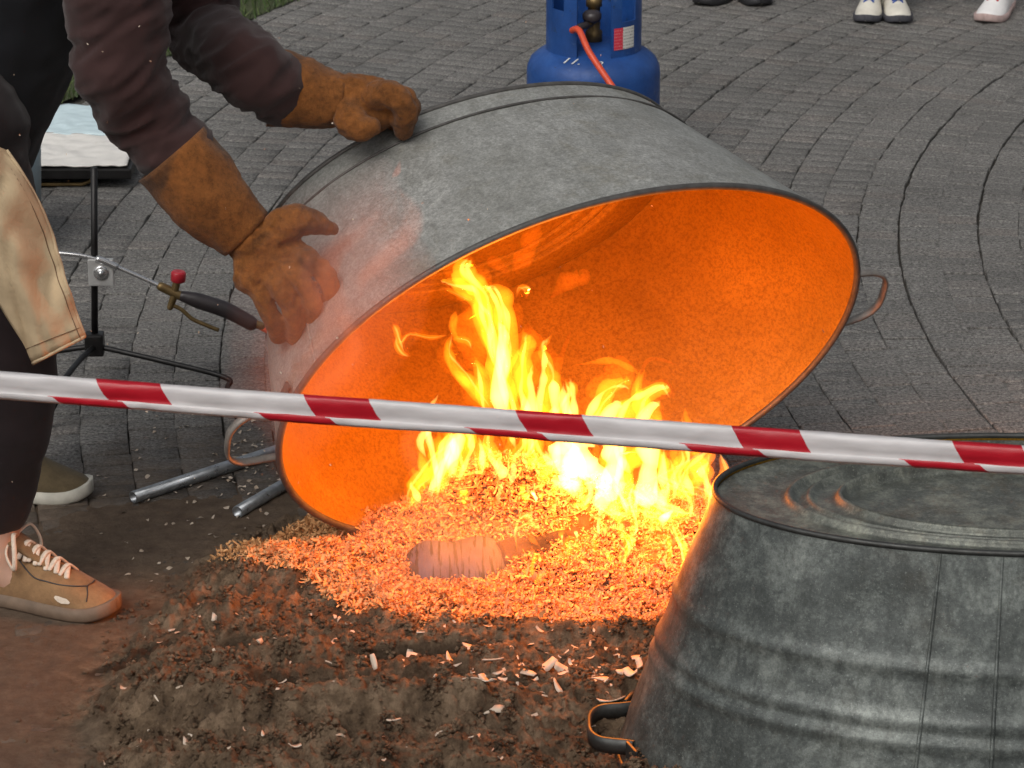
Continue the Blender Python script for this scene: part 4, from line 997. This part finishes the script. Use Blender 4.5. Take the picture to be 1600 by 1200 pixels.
    if toe_patch:
        def pt(x_, a, off):
            i = min(range(n+1), key=lambda q: abs(xs[q]-x_)); w, h = ws[i], hs_[i]; cy_, sy_ = math.cos(a), math.sin(a)
            yy = w*k*wscale*(abs(cy_)**.75)*(1 if cy_ > 0 else -1)*(1-.38*max(0, sy_)**1.3)+.006*k*math.sin(PI*x_)*(1 if x_ > .3 else .3)
            zz = sole_h*k*.7+(h*k-sole_h*k*.7)*(max(0, sy_)**.8); v_ = Vector((0, cy_, sy_)); return T_ @ (Vector((x_*L, yy, zz))+v_*off)
        for pth in ([(.40, 122), (.46, 138), (.54, 148), (.62, 146), (.70, 138), (.78, 126), (.84, 108)], [(.84, 72), (.85, 90), (.84, 108), (.86, 130), (.87, 150)], [(.06, 128), (.16, 138), (.26, 150), (.34, 166)], [(.06, 140), (.15, 150), (.22, 164), (.28, 174)]):
            obj('stitching', *capsule([pt(x_, -R(d)+2*PI if False else R(d), .0006) for x_, d in pth], [.0011]*len(pth), 24, 6), M_HANDLE, sh_)
        V = []; F = [tuple(range(12))]
        for q in range(12): V.append(pt(.735+.05*math.cos(2*PI*q/12), R(163+5*math.sin(2*PI*q/12)), .0016))
        obj('toe_patch', V, F, lace_m, sh_)
    return sh_, T_

# ================================================================== PEOPLE
def skin_mat(name, c):
    t = MT(name, c, .55); t.b.inputs['Subsurface Weight'].default_value = .12; t.b.inputs['Subsurface Radius'].default_value = (.01, .004, .002)
    t.col(t.ramp(t.noise(30, 5, .6), [(.3, tuple(k*.88 for k in c)), (.7, tuple(min(1, k*1.1) for k in c))])); t.bump(t.noise(350, 3), .12, .001); return t.m
def cloth_mat(name, c, var=.25, weave=900, rough=.9):
    t = MT(name, c, rough, 0, .2); n1 = t.noise(12, 5, .6); n2 = t.noise(weave, 2, .6)
    lo = tuple(k*(1-var) for k in c); hi = tuple(min(1, k*(1+var)) for k in c)
    cc = t.ramp(n1, [(.3, lo), (.7, hi)])
    lint = t.ramp(t.noise(160, 2, .5), [(.76, 0.0), (.79, .5)]); cc = t.mix(lint, cc, tuple(min(1, k*3+.03) for k in c))
    t.col(cc); t.b.inputs['Sheen Weight'].default_value = .15; t.bump(t.mix(.5, n2, t.noise(40, 4)), .35, .002); return t.m
M_SKIN = skin_mat('skin', (.55, .33, .24))
M_JACK = cloth_mat('maroon_brown_cotton', (.042, .020, .019)); M_VEST = cloth_mat('black_cloth', (.008, .0085, .011)); M_TROU = cloth_mat('dark_trouser_cloth', (.016, .010, .011))
def suede(name, c, dirt, fine=.12):
    t = MT(name, c, .88, 0, .25); v = t.vec()
    cc = t.ramp(t.noise(16, 6, .65, v), [(.28, tuple(k*.62 for k in c)), (.5, c), (.75, tuple(min(1, k*1.25) for k in c))])
    cc = t.mix(t.math('MULTIPLY', t.ramp(t.noise(7, 4, .6, v, .8), [(.52, 0.0), (.68, 1.0)]), dirt), cc, (.045, .028, .018))
    t.col(cc); cc = t.mix(1.0, cc, t.ramp(t.noise(90, 6, .8, v), [(.36, 1-fine), (.5, 1.0), (.64, 1+fine*.8)]), 'MULTIPLY'); t.col(cc)
    t.b.inputs['Sheen Weight'].default_value = .1; t.bump(t.mix(.4, t.noise(300, 4, .7, v), t.noise(60, 6, .7, v)), .25+fine, .005); return t.m
M_GLOVE = suede('tan_suede', (.19, .068, .015), .9, .36); M_APRON = plain('light_tan_leather', (.50, .385, .245), .9, 0, .09, 30, .5, .002, .15); M_SHOEL = suede('brown_suede_shoe', (.25, .145, .07), .3)
M_SOLE = plain('brown_rubber_sole', (.16, .11, .075), .7, 0, .2); M_LACE = plain('cream_lace', (.62, .52, .42), .85, 0, .12, 200); M_OLIVE = suede('olive_brown_shoe', (.12, .09, .05), .2); M_SOLEW = plain('off_white_sole', (.55, .53, .46), .65, 0, .15)

pr = empty('person', G(-20, 985)); NY, FY = 4.42, 4.90
tag(pr, 'person in dark clothes, tan apron and suede gauntlets bending to hold the tipped tub', 'person')
gn = G(184, 966); ANK = Vector((gn.x-math.cos(R(20))*.196, gn.y+math.sin(R(20))*.196, 0))
an_ = ANK+Vector((-.005, 0, .105)); kne = P(8, 560, ANK.y); hip = P(-75, 200, 4.55)
gf = G(-20, 770); ank2 = Vector((gf.x, gf.y, .085)); kne2 = P(-30, 520, 4.84); hip2 = P(-90, 195, 4.82)
pel = P(-78, 185, 4.69); bel = P(-8, 60, 4.70); che = P(55, -130, 4.72); nek = P(150, -300, 4.72); hed = P(225, -385, 4.72)
shn = P(165, -225, 4.56); eln = P(183, 105, 4.52); shf = P(215, -225, 4.92); elf = P(318, 50, 5.0)
wrn = P(372, 352, 4.60)
bf = tubhit(600, 212) or P(600, 212, 5.05); FH = bf.y-.03
wrf = P(515, 152, FH)
V3 = Vector
body = [capsule([pel, bel, che, nek], [.10, .10, .11, .055], 18, 14, [.15, .14, .16, .055], V3((1, 0, 0))), capsule([nek, hed], [.055, .058], 6),
        capsule([hed+V3((-.02, 0, .03)), hed+V3((.02, 0, 0)), hed+V3((.05, 0, -.05))], [.085, .098, .06], 10, 14, [.075, .08, .052], V3((1, 0, 0))),
        capsule([hed+V3((.085, 0, .0)), hed+V3((.118, 0, -.022))], [.010, .016], 5, 8),
        capsule([hed+V3((.0, .078, .0)), hed+V3((-.012, .088, -.01))], [.02, .018], 4, 8), capsule([hed+V3((.0, -.078, .0)), hed+V3((-.012, -.088, -.01))], [.02, .018], 4, 8),
        capsule([shn, eln, wrn], [.052, .042, .030], 16), capsule([shf, elf, wrf], [.052, .042, .030], 16), capsule([che, shn], [.09, .055], 6), capsule([che, shf], [.09, .055], 6),
        capsule([hip, kne, an_], [.085, .058, .036], 16), capsule([hip2, kne2, ank2], [.085, .058, .036], 16), capsule([pel, hip], [.11, .09], 6), capsule([pel, hip2], [.11, .09], 6),
        capsule([an_, V3((ANK.x+.01, ANK.y-.003, .05)), V3((ANK.x+.07, ANK.y-.025, .03))], [.036, .034, .022], 10), capsule([ank2, V3((ank2.x+.09, ank2.y-.01, .03))], [.036, .022], 8)]
remesh('body', body, .010, 4, M_SKIN, pr)
hr = remesh('hair', [capsule([hed+V3((-.05, 0, .03)), hed+V3((.02, 0, .055))], [.085, .07], 8, 14, [.088, .08], V3((1, 0, 0)))], .012, 3, plain('brown_hair', (.05, .03, .018), .6, 0, .4, 80, .6), pr)
for sg in (-1, 1):
    e = hed+V3((.088, sg*.03, .012)); obj('eye', *lathe([(.0005, -.011), (.008, -.008), (.0115, 0), (.008, .008), (.0005, .011)], 12, e), plain('eye', (.6, .6, .58), .2), pr)
def folds(c0, ax, amp, freq):
    ax = ax.normalized()
    def f(co):
        q = co*9+ax*((co-c0).dot(ax)*24); n = mnoise.noise(q); n2 = mnoise.noise(co*14+ax*((co-c0).dot(ax)*40)+Vector((3, 8, 1)))
        return amp*(1.1-2.6*abs(n))*.55+amp*.5*(.6-1.8*abs(n2))+amp*.5*mnoise.noise(co*7)
    return f
    return lambda co: amp*(math.sin((co-c0).dot(ax)*freq+5*mnoise.noise(co*6))*(.5+mnoise.noise(co*9))+1.2*mnoise.noise(co*11)+.5*mnoise.noise(co*28))
remesh('trousers', [capsule([hip, kne, P(-6, 790, ANK.y)], [.108, .080, .056], 18, 14), capsule([hip2, kne2, ank2+V3((0, 0, .05))], [.108, .08, .056], 18, 14), capsule([hip, pel, hip2], [.115, .13, .115], 10), capsule([pel, bel], [.125, .12], 6, 12, [.165, .155], V3((1, 0, 0)))], .009, 4, M_TROU, pr, W_(.006, 10, (1, 1, 2)))
wn1 = P(300, 268, (tubhit(478, 478) or P(478, 478, 4.6)).y+.01); wf1 = P(438, 142, FH-.01)
remesh('jacket', [capsule([shn, P(186, 20, 4.54), eln], [.075, .072, .064], 14, 14), capsule([eln, P(235, 190, 4.56), wn1], [.064, .060, .052], 14, 14),
                  capsule([shf, P(300, -30, 4.97), elf], [.072, .064, .058], 14, 14), capsule([elf, P(385, 105, FH-.02), wf1], [.058, .056, .050], 14, 14),
                  capsule([che, shn], [.115, .08], 8), capsule([che, shf], [.115, .08], 8), capsule([bel, che, nek], [.112, .125, .07], 14, 14, [.15, .17, .075], V3((1, 0, 0)))], .006, 6, M_JACK, pr, folds(eln, V3((.55, 0, -.8)), .0105, 70))
remesh('vest', [capsule([pel+V3((.0, 0, -.02)), bel, che, P(95, -210, 4.72)], [.135, .128, .136, .10], 20, 16, [.172, .165, .182, .15], V3((1, 0, 0)))], .010, 4, M_VEST, pr, W_(.007, 9, (1, 1, 2)))
# apron: a leather sheet hanging from the waist over the near thigh
nu, nv_ = 26, 40; V = []
for j in range(nv_+1):
    v = j/nv_; l = V3((-250+(52+250)*v**.8, 120+(567-120)*v)); r_ = V3((10+122*v+22*math.sin(PI*v)*(1-v)*1.3, 235+(525-235)*v))
    for i in range(nu+1):
        u = i/nu; q = l.lerp(r_, u); 
        Yd = 4.475-.11-.05*math.sin(PI*min(1, (.12+u*.80)))*(.9-.25*v)+.008*math.sin(u*7+v*3)+.012*mnoise.noise(V3((u*4, v*5, 2)))+.010*(.5-abs(mnoise.noise(V3((u*3+v*4, v*2.2, 6))))*3)
        V.append(P(q[0]+3*mnoise.noise(V3((v*8, u*2, 1))), q[1], Yd))
F = [(j*(nu+1)+i, j*(nu+1)+i+1, (j+1)*(nu+1)+i+1, (j+1)*(nu+1)+i) for j in range(nv_) for i in range(nu)]
ap = obj('apron', V, F, M_APRON, pr); md = ap.modifiers.new('t', 'SOLIDIFY'); md.thickness = .004; md.offset = 0
row = lambda j: [Vector(V[j*(nu+1)+i]) for i in range(nu+1)]; colm = lambda i: [Vector(V[j*(nu+1)+i]) for j in range(nv_+1)]
obj('hem', *sweep(row(nv_), [.0032]*(nu+1), None, 8), M_APRON, ap); obj('hem', *sweep(colm(nu), [.0030]*(nv_+1), None, 8), M_APRON, ap)
M_THREAD = plain('brown_thread', (.16, .10, .055), .9)
obj('stitching', *sweep([p+Vector((0, -.0026, 0)) for p in row(nv_-2)], [.0008]*(nu+1), None, 6), M_THREAD, ap); obj('stitching', *sweep([p+Vector((0, -.0026, 0)) for p in colm(nu-2)], [.0008]*(nv_+1), None, 6), M_THREAD, ap)
# gloves
def glove(cuff, palm, fingers, thumb, amp, seed):
    g = remesh('glove', palm+fingers+[thumb], .0036, 1, M_GLOVE, pr, lambda co: amp*(1.2*mnoise.noise(co*38+V3((seed, 0, 0)))+.9*mnoise.noise(co*80)+1.3*(.35-abs(mnoise.noise(co*52+V3((2, seed, 0))))*1.6)))
    (c0, c1, c2), (r0, r1, r2), (s0_, s1_, s2_) = cuff
    path = catmull([c0, c1, c2], 22); ra = lerp_list([r0, r1, r2], 22); rb = lerp_list([s0_, s1_, s2_], 22); n = 23; seg = 32; V = []; F = []
    for layer, off in ((0, 0), (1, -.004)):
        for i, p in enumerate(path):
            t = (path[min(i+1, 22)]-path[max(i-1, 0)]).normalized(); a = V3((0, 1, 0))-t*t.y; a.normalize(); b = t.cross(a)
            for k in range(seg):
                an = 2*PI*k/seg; w = 1+.10*mnoise.noise(V3((math.cos(an)*1.7+seed, math.sin(an)*1.7, i*.16)))+.05*(.4-abs(mnoise.noise(V3((math.cos(an)*2, math.sin(an)*2+seed, i*.45))))*2)*(.3+.7*(i/22)**2)
                V.append(p+a*(math.cos(an)*(rb[i]+off)*w)+b*(math.sin(an)*(ra[i]+off)*w))
    m_ = n*seg
    for i in range(n-1):
        for k in range(seg):
            q = (k+1) % seg; F.append((i*seg+k, i*seg+q, (i+1)*seg+q, (i+1)*seg+k)); F.append((m_+i*seg+k, m_+(i+1)*seg+k, m_+(i+1)*seg+q, m_+i*seg+q))
    for k in range(seg):
        q = (k+1) % seg; F.append((k, m_+k, m_+q, q)); e = (n-1)*seg; F.append((e+k, e+q, m_+e+q, m_+e+k))
    obj('cuff', V, F, M_GLOVE, g)
    # welt where the cuff is sewn to the hand
    wp = [path[-3]+V3((0, 0, 0))]
    return g
def PT(u, v, dy=0): return P(u, v, NGY+dy)
NGY = (tubhit(478, 478) or P(478, 478, 4.6)).y-.008
glove(((P(268, 240, NGY+.02), P(330, 312, NGY+.01), P(385, 366, NGY+.005)), (.064, .060, .046), (.062, .056, .042)),
      [capsule([PT(375, 355), PT(418, 398), PT(436, 420)], [.034, .052, .050], 12, 14, [.034, .036, .034], V3((1, 0, .9))), capsule([PT(395, 400, -.005), PT(398, 430, -.008)], [.03, .032], 10, 12)],
      [capsule([PT(455, 392, -.01), PT(494, 412, -.03), PT(516, 446, -.03), PT(512, 486, .0)], [.019, .0150, .0142, .012], 16, 12),
       capsule([PT(438, 415, -.018), PT(468, 438, -.042), PT(488, 476, -.04), PT(486, 513, -.005)], [.019, .0152, .0145, .012], 16, 12),
       capsule([PT(420, 432, -.018), PT(440, 456, -.044), PT(458, 496, -.04), PT(460, 531, -.005)], [.019, .0150, .0142, .012], 16, 12),
       capsule([PT(398, 440, -.012), PT(410, 468, -.034), PT(428, 504, -.03), PT(434, 528, -.004)], [.019, .0145, .0135, .0115], 16, 12)],
      capsule([PT(425, 375, .0), PT(455, 345, -.01), PT(482, 346, .0), PT(518, 356, .02)], [.034, .026, .021, .012], 14, 12), .0022, 3)
FT = lambda u, v, dy=0: P(u, v, FH+dy)
glove(((FT(428, 137, .0), FT(480, 148, .0), FT(535, 158, .0)), (.060, .054, .040), (.058, .052, .040)),
      [capsule([FT(525, 155), FT(560, 160), FT(590, 165)], [.042, .046, .044], 10, 14, [.034, .034, .032], V3((0, 0, 1)))],
      [capsule([FT(585, 150, -.02), FT(615, 150, -.035), FT(632, 172, -.03), FT(630, 202, -.01)], [.024, .022, .020, .016], 14, 12),
       capsule([FT(585, 158, -.002), FT(618, 152, -.005), FT(636, 165, .0), FT(636, 192, .01)], [.024, .022, .020, .016], 14, 12),
       capsule([FT(580, 170, .02), FT(608, 160, .025), FT(628, 168, .03), FT(632, 190, .03)], [.024, .021, .019, .016], 14, 12),
       capsule([FT(575, 168, .035), FT(598, 160, .045), FT(612, 168, .05), FT(618, 190, .045)], [.022, .02, .018, .015], 14, 12)],
      capsule([FT(545, 175, -.02), FT(552, 192, -.04), FT(566, 200, -.05), FT(580, 198, -.05)], [.032, .026, .022, .016], 12, 12), .002, 8)
toe_ = G(184, 966); hd0 = R(-20); sh_, T_ = shoe(pr, (toe_.x-math.cos(hd0)*.275*.74, toe_.y-math.sin(hd0)*.275*.74), hd0, .275, (M_SHOEL, M_SOLE, M_LACE, M_SHOEL), z0=.002, toe_patch=True)
# inset patch on the toe side
V = []; F = []
shoe(pr, (ank2.x-.02, ank2.y), R(-6), .27, (M_OLIVE, M_SOLEW, M_LACE, M_OLIVE), laces=False)
setparent(pr)

def bystander(name, label, feet, height, shoe_mats, legs_m, shirt_m, hair_c, shoeL, heads, zs=(0, 0)):
    c = (V3(feet[0])+V3(feet[1]))/2; root = empty(name, (c.x, c.y, 0)); k = height/1.7; back = V3((0, .0, 0))
    tag(root, label, 'person', 'bystanders on the paving'); hp = V3((c.x, c.y+.05*k, .88*k)); ch = V3((c.x, c.y+.05*k, 1.28*k)); nk = V3((c.x, c.y+.05*k, 1.46*k)); hd = V3((c.x, c.y+.03*k, 1.59*k))
    lat = (V3(feet[1])-V3(feet[0])); lat.z = 0; lat.normalize(); parts = []; tr = []
    for i, f in enumerate(feet):
        s = -1 if i == 0 else 1; a = V3((f[0], f[1], .09*k)); h = hp+lat*(s*.09*k); kn_ = (a+h)/2+V3((0, -.03*k, 0))
        parts += [capsule([h, kn_, a], [.08*k, .055*k, .035*k], 14)]; tr += [capsule([h, kn_, a+V3((0, 0, .10*k))], [.10*k, .075*k, .062*k], 14)]
        fd = heads[i]; parts += [capsule([a, V3((f[0]+math.cos(fd)*.08*k, f[1]+math.sin(fd)*.08*k, .035*k))], [.034*k, .02*k], 6)]
        sh = ch+lat*(s*.19*k)+V3((0, 0, .1*k)); el = sh+lat*(s*.05*k)+V3((0, 0, -.29*k)); wr = el+V3((0, -.06*k, -.25*k))
        parts += [capsule([ch+V3((0, 0, .06*k)), sh, el, wr, wr+V3((0, -.02*k, -.08*k))], [.09*k, .055*k, .042*k, .03*k, .03*k], 18)]
        for q in range(4): parts += [capsule([wr+V3((lat.x*(q-1.5)*.018*k, lat.y*(q-1.5)*.018*k, -.07*k)), wr+V3((lat.x*(q-1.5)*.02*k, -.03*k, -.16*k))], [.010*k, .008*k], 5, 8)]
        parts += [capsule([wr+V3((-lat.x*s*.02*k, -.01*k, -.03*k)), wr+V3((-lat.x*s*.045*k, -.03*k, -.10*k))], [.011*k, .009*k], 5, 8)]
    parts += [capsule([hp, ch, nk], [.11*k, .12*k, .055*k], 14, 14, [.15*k, .16*k, .055*k], V3((0, 1, 0))), capsule([nk, hd], [.052*k, .055*k], 5), capsule([hd+V3((0, 0, -.05*k)), hd+V3((0, 0, .05*k))], [.08*k, .098*k], 8, 14, [.065*k, .077*k], V3((0, 1, 0))), capsule([hd+V3((0, -.09*k, 0)), hd+V3((0, -.115*k, -.025*k))], [.01*k, .015*k], 4, 8)]
    for s in (-1, 1): parts.append(capsule([hd+V3((s*.075*k, 0, 0)), hd+V3((s*.086*k, .01*k, 0))], [.02*k, .018*k], 4, 8))
    remesh('body', parts, .011*k+.002, 3, M_SKIN, root)
    remesh('trousers', tr+[capsule([hp+lat*(-.07*k), hp+lat*(.07*k)], [.115*k]*2, 8), capsule([hp, hp+V3((0, 0, .12*k))], [.12*k]*2, 6, 12, [.155*k]*2, V3((0, 1, 0)))], .012*k+.002, 3, legs_m, root, W_(.006, 9))
    sp_ = [capsule([hp+V3((0, 0, .04*k)), ch, nk+V3((0, 0, -.05*k))], [.125*k, .135*k, .075*k], 14, 14, [.165*k, .18*k, .08*k], V3((0, 1, 0)))]
    for s in (-1, 1):
        sh = ch+lat*(s*.19*k)+V3((0, 0, .1*k)); el = sh+lat*(s*.05*k)+V3((0, 0, -.29*k)); wr = el+V3((0, -.05*k, -.21*k)); sp_.append(capsule([ch+V3((0, 0, .06*k)), sh, el, wr], [.1*k, .072*k, .058*k, .046*k], 16))
    remesh('shirt', sp_, .012*k+.002, 3, shirt_m, root, W_(.006, 9))
    remesh('hair', [capsule([hd+V3((0, .025*k, .02*k)), hd+V3((0, .0, .075*k))], [.085*k, .085*k], 6, 14, [.085*k, .075*k], V3((0, 1, 0)))], .012, 2, plain(name+'_hair', hair_c, .6, 0, .4, 80, .6), root)
    for s in (-1, 1): obj('eye', *lathe([(.0005, -.009*k), (.007*k, -.006*k), (.009*k, 0), (.007*k, .006*k), (.0005, .009*k)], 10, hd+V3((s*.03*k, -.078*k, .012*k))), plain(name+'_eye', (.6, .6, .58), .2), root)
    for i, f in enumerate(feet): shoe(root, f, heads[i], shoeL, shoe_mats, True, zs[i])
    setparent(root)
M_WHITE = plain('white_sneaker_leather', (.66, .63, .55), .55, 0, .12, 30, .15); M_WHITE2 = plain('bright_white_sneaker', (.76, .75, .74), .5, 0, .06, 30, .15)
M_BLUEL = plain('blue_lace', (.03, .08, .32), .8, 0, .2, 200); M_REDL = plain('red_lace', (.45, .02, .04), .8, 0, .2, 200); M_PINKS = plain('pinkish_sole', (.42, .31, .29), .7, 0, .2)
M_BLKS = plain('black_sneaker', (.012, .012, .014), .55, 0, .3); M_DSOLE = plain('dark_sole', (.05, .05, .06), .7); M_LIME = plain('pale_yellow_sole', (.62, .62, .45), .6); M_PINK = plain('pink_trim', (.55, .25, .35), .6)
JEAN = cloth_mat('blue_jeans', (.05, .08, .14)); GREYC = cloth_mat('grey_sweat_cloth', (.16, .16, .17)); GREEN = cloth_mat('green_shirt', (.06, .12, .08)); TEALC = cloth_mat('teal_trousers', (.035, .075, .08))
def toe_at(u, v, L, hd_):
    t = G(u, v); return (t.x-math.cos(hd_)*L*.74, t.y-math.sin(hd_)*L*.74, 0)
d1, d2 = R(-100), R(-87)
bystander('person', 'bystander in cream sneakers with blue laces, both toes towards the fire', [toe_at(1352, 38, .215, d1), toe_at(1406, 39, .215, d2)], 1.35, (M_WHITE, M_DSOLE, M_BLUEL, M_REDL), TEALC, GREEN, (.06, .035, .02), .215, (d1, d2))
d1, d2 = R(-112), R(-75)
bystander('person', 'bystander in bright white sneakers with red laces and pinkish soles', [toe_at(1538, 38, .235, d1), toe_at(1680, 20, .235, d2)], 1.5, (M_WHITE2, M_PINKS, M_REDL, M_WHITE2), GREYC, JEAN, (.03, .02, .015), .235, (d1, d2))
d1, d2 = R(-125), R(-75)
bystander('person', 'bystander in pale yellow shoes with black soles, nearest the gas cylinder', [toe_at(1092, 10, .24, d1), toe_at(1190, 12, .24, d2)], 1.55, (M_LIME, M_BLKS, M_PINK, M_PINK), JEAN, GREYC, (.08, .05, .025), .24, (d1, d2))

# ================================================================== SMOKE
def smoke(name, parts, dens, col, label):
    m = bpy.data.materials.new(name); m.use_nodes = True; nt = m.node_tree; nt.nodes.clear(); pv = nt.nodes.new('ShaderNodeVolumePrincipled')
    pv.inputs['Color'].default_value = (*col, 1); pv.inputs['Density'].default_value = dens; pv.inputs['Anisotropy'].default_value = .2
    o = nt.nodes.new('ShaderNodeOutputMaterial'); nt.links.new(pv.outputs[0], o.inputs['Volume']); m.cycles.homogeneous_volume = True
    pv.inputs['Density'].default_value = dens/4; root = None
    for lv in (1.0, .82, .64, .46, .28):
        sd = lv*7; ob = remesh(name if root is None else 'inner_smoke', [capsule(p_, [q*lv for q in r_], 18, 14) for p_, r_ in parts], min(.012, max(.0018, .28*lv*max(max(q[1]) for q in parts))), 5, m, root, lambda co: lv*min(1, max(max(q[1]) for q in parts)/.05)*(.022*mnoise.noise(co*9+Vector((sd, 0, 0)))+.008*mnoise.noise(co*22)))
        if root is None: root = ob; tag(ob, label, 'smoke', kind='stuff')
        else: tag(ob, kind='stuff')
    return root
smoke('smoke', [([P(462, 700, 4.32), P(485, 580, 4.32), P(530, 450, 4.33), P(560, 360, 4.34), P(600, 270, 4.38)], [.05, .12, .14, .11, .03]), ([P(420, 600, 4.34), P(500, 480, 4.34)], [.07, .11])], 1.0, (.86, .60, .57), 'thin pinkish smoke drifting over the near glove and the tub side')
smoke('smoke', [([P(600, 915, 4.31), P(690, 870, 4.31), P(770, 850, 4.32), P(840, 815, 4.34)], [.03, .07, .07, .02]), ([P(560, 830, 4.34), P(690, 815, 4.34)], [.03, .06])], 2.6, (.80, .72, .78), 'thin smoke curling over the birch log')
for a_, b_, ph in ((470, 560, 0), (520, 500, 2), (585, 470, 4), (640, 800, 1), (700, 830, 3), (500, 640, 5)):
    smoke('smoke', [([P(a_+30*math.sin(ph+q*1.1)+q*9, b_-q*34, 4.30) for q in range(6)], [.006, .016, .022, .022, .016, .006])], 3.2, (.86, .66, .64), 'thin curling wisp of smoke rising beside the tipped tub')['group'] = 'smoke wisps'
# ash flecks in the air round the person and the tub
n = 150; u = RNG.uniform(-40, 1100, n)**1.0; v = RNG.uniform(-40, 760, n); keep = (RNG.random(n) < np.exp(-u/520)+.12); pts = [P(a, b, RNG.uniform(4.15, 4.42)) for a, b in zip(u[keep], v[keep])]
x = np.array([p.x for p in pts]); y = np.array([p.y for p in pts]); z = np.array([p.z for p in pts])
tag(shav_obj('ash_flecks', len(x), x, y, z, .0012, .0042, .0010, .0026, 1.2, 1.0, mat=M_CHIP), 'tiny pale ash flecks floating in the air above the fire', 'ash', kind='stuff')
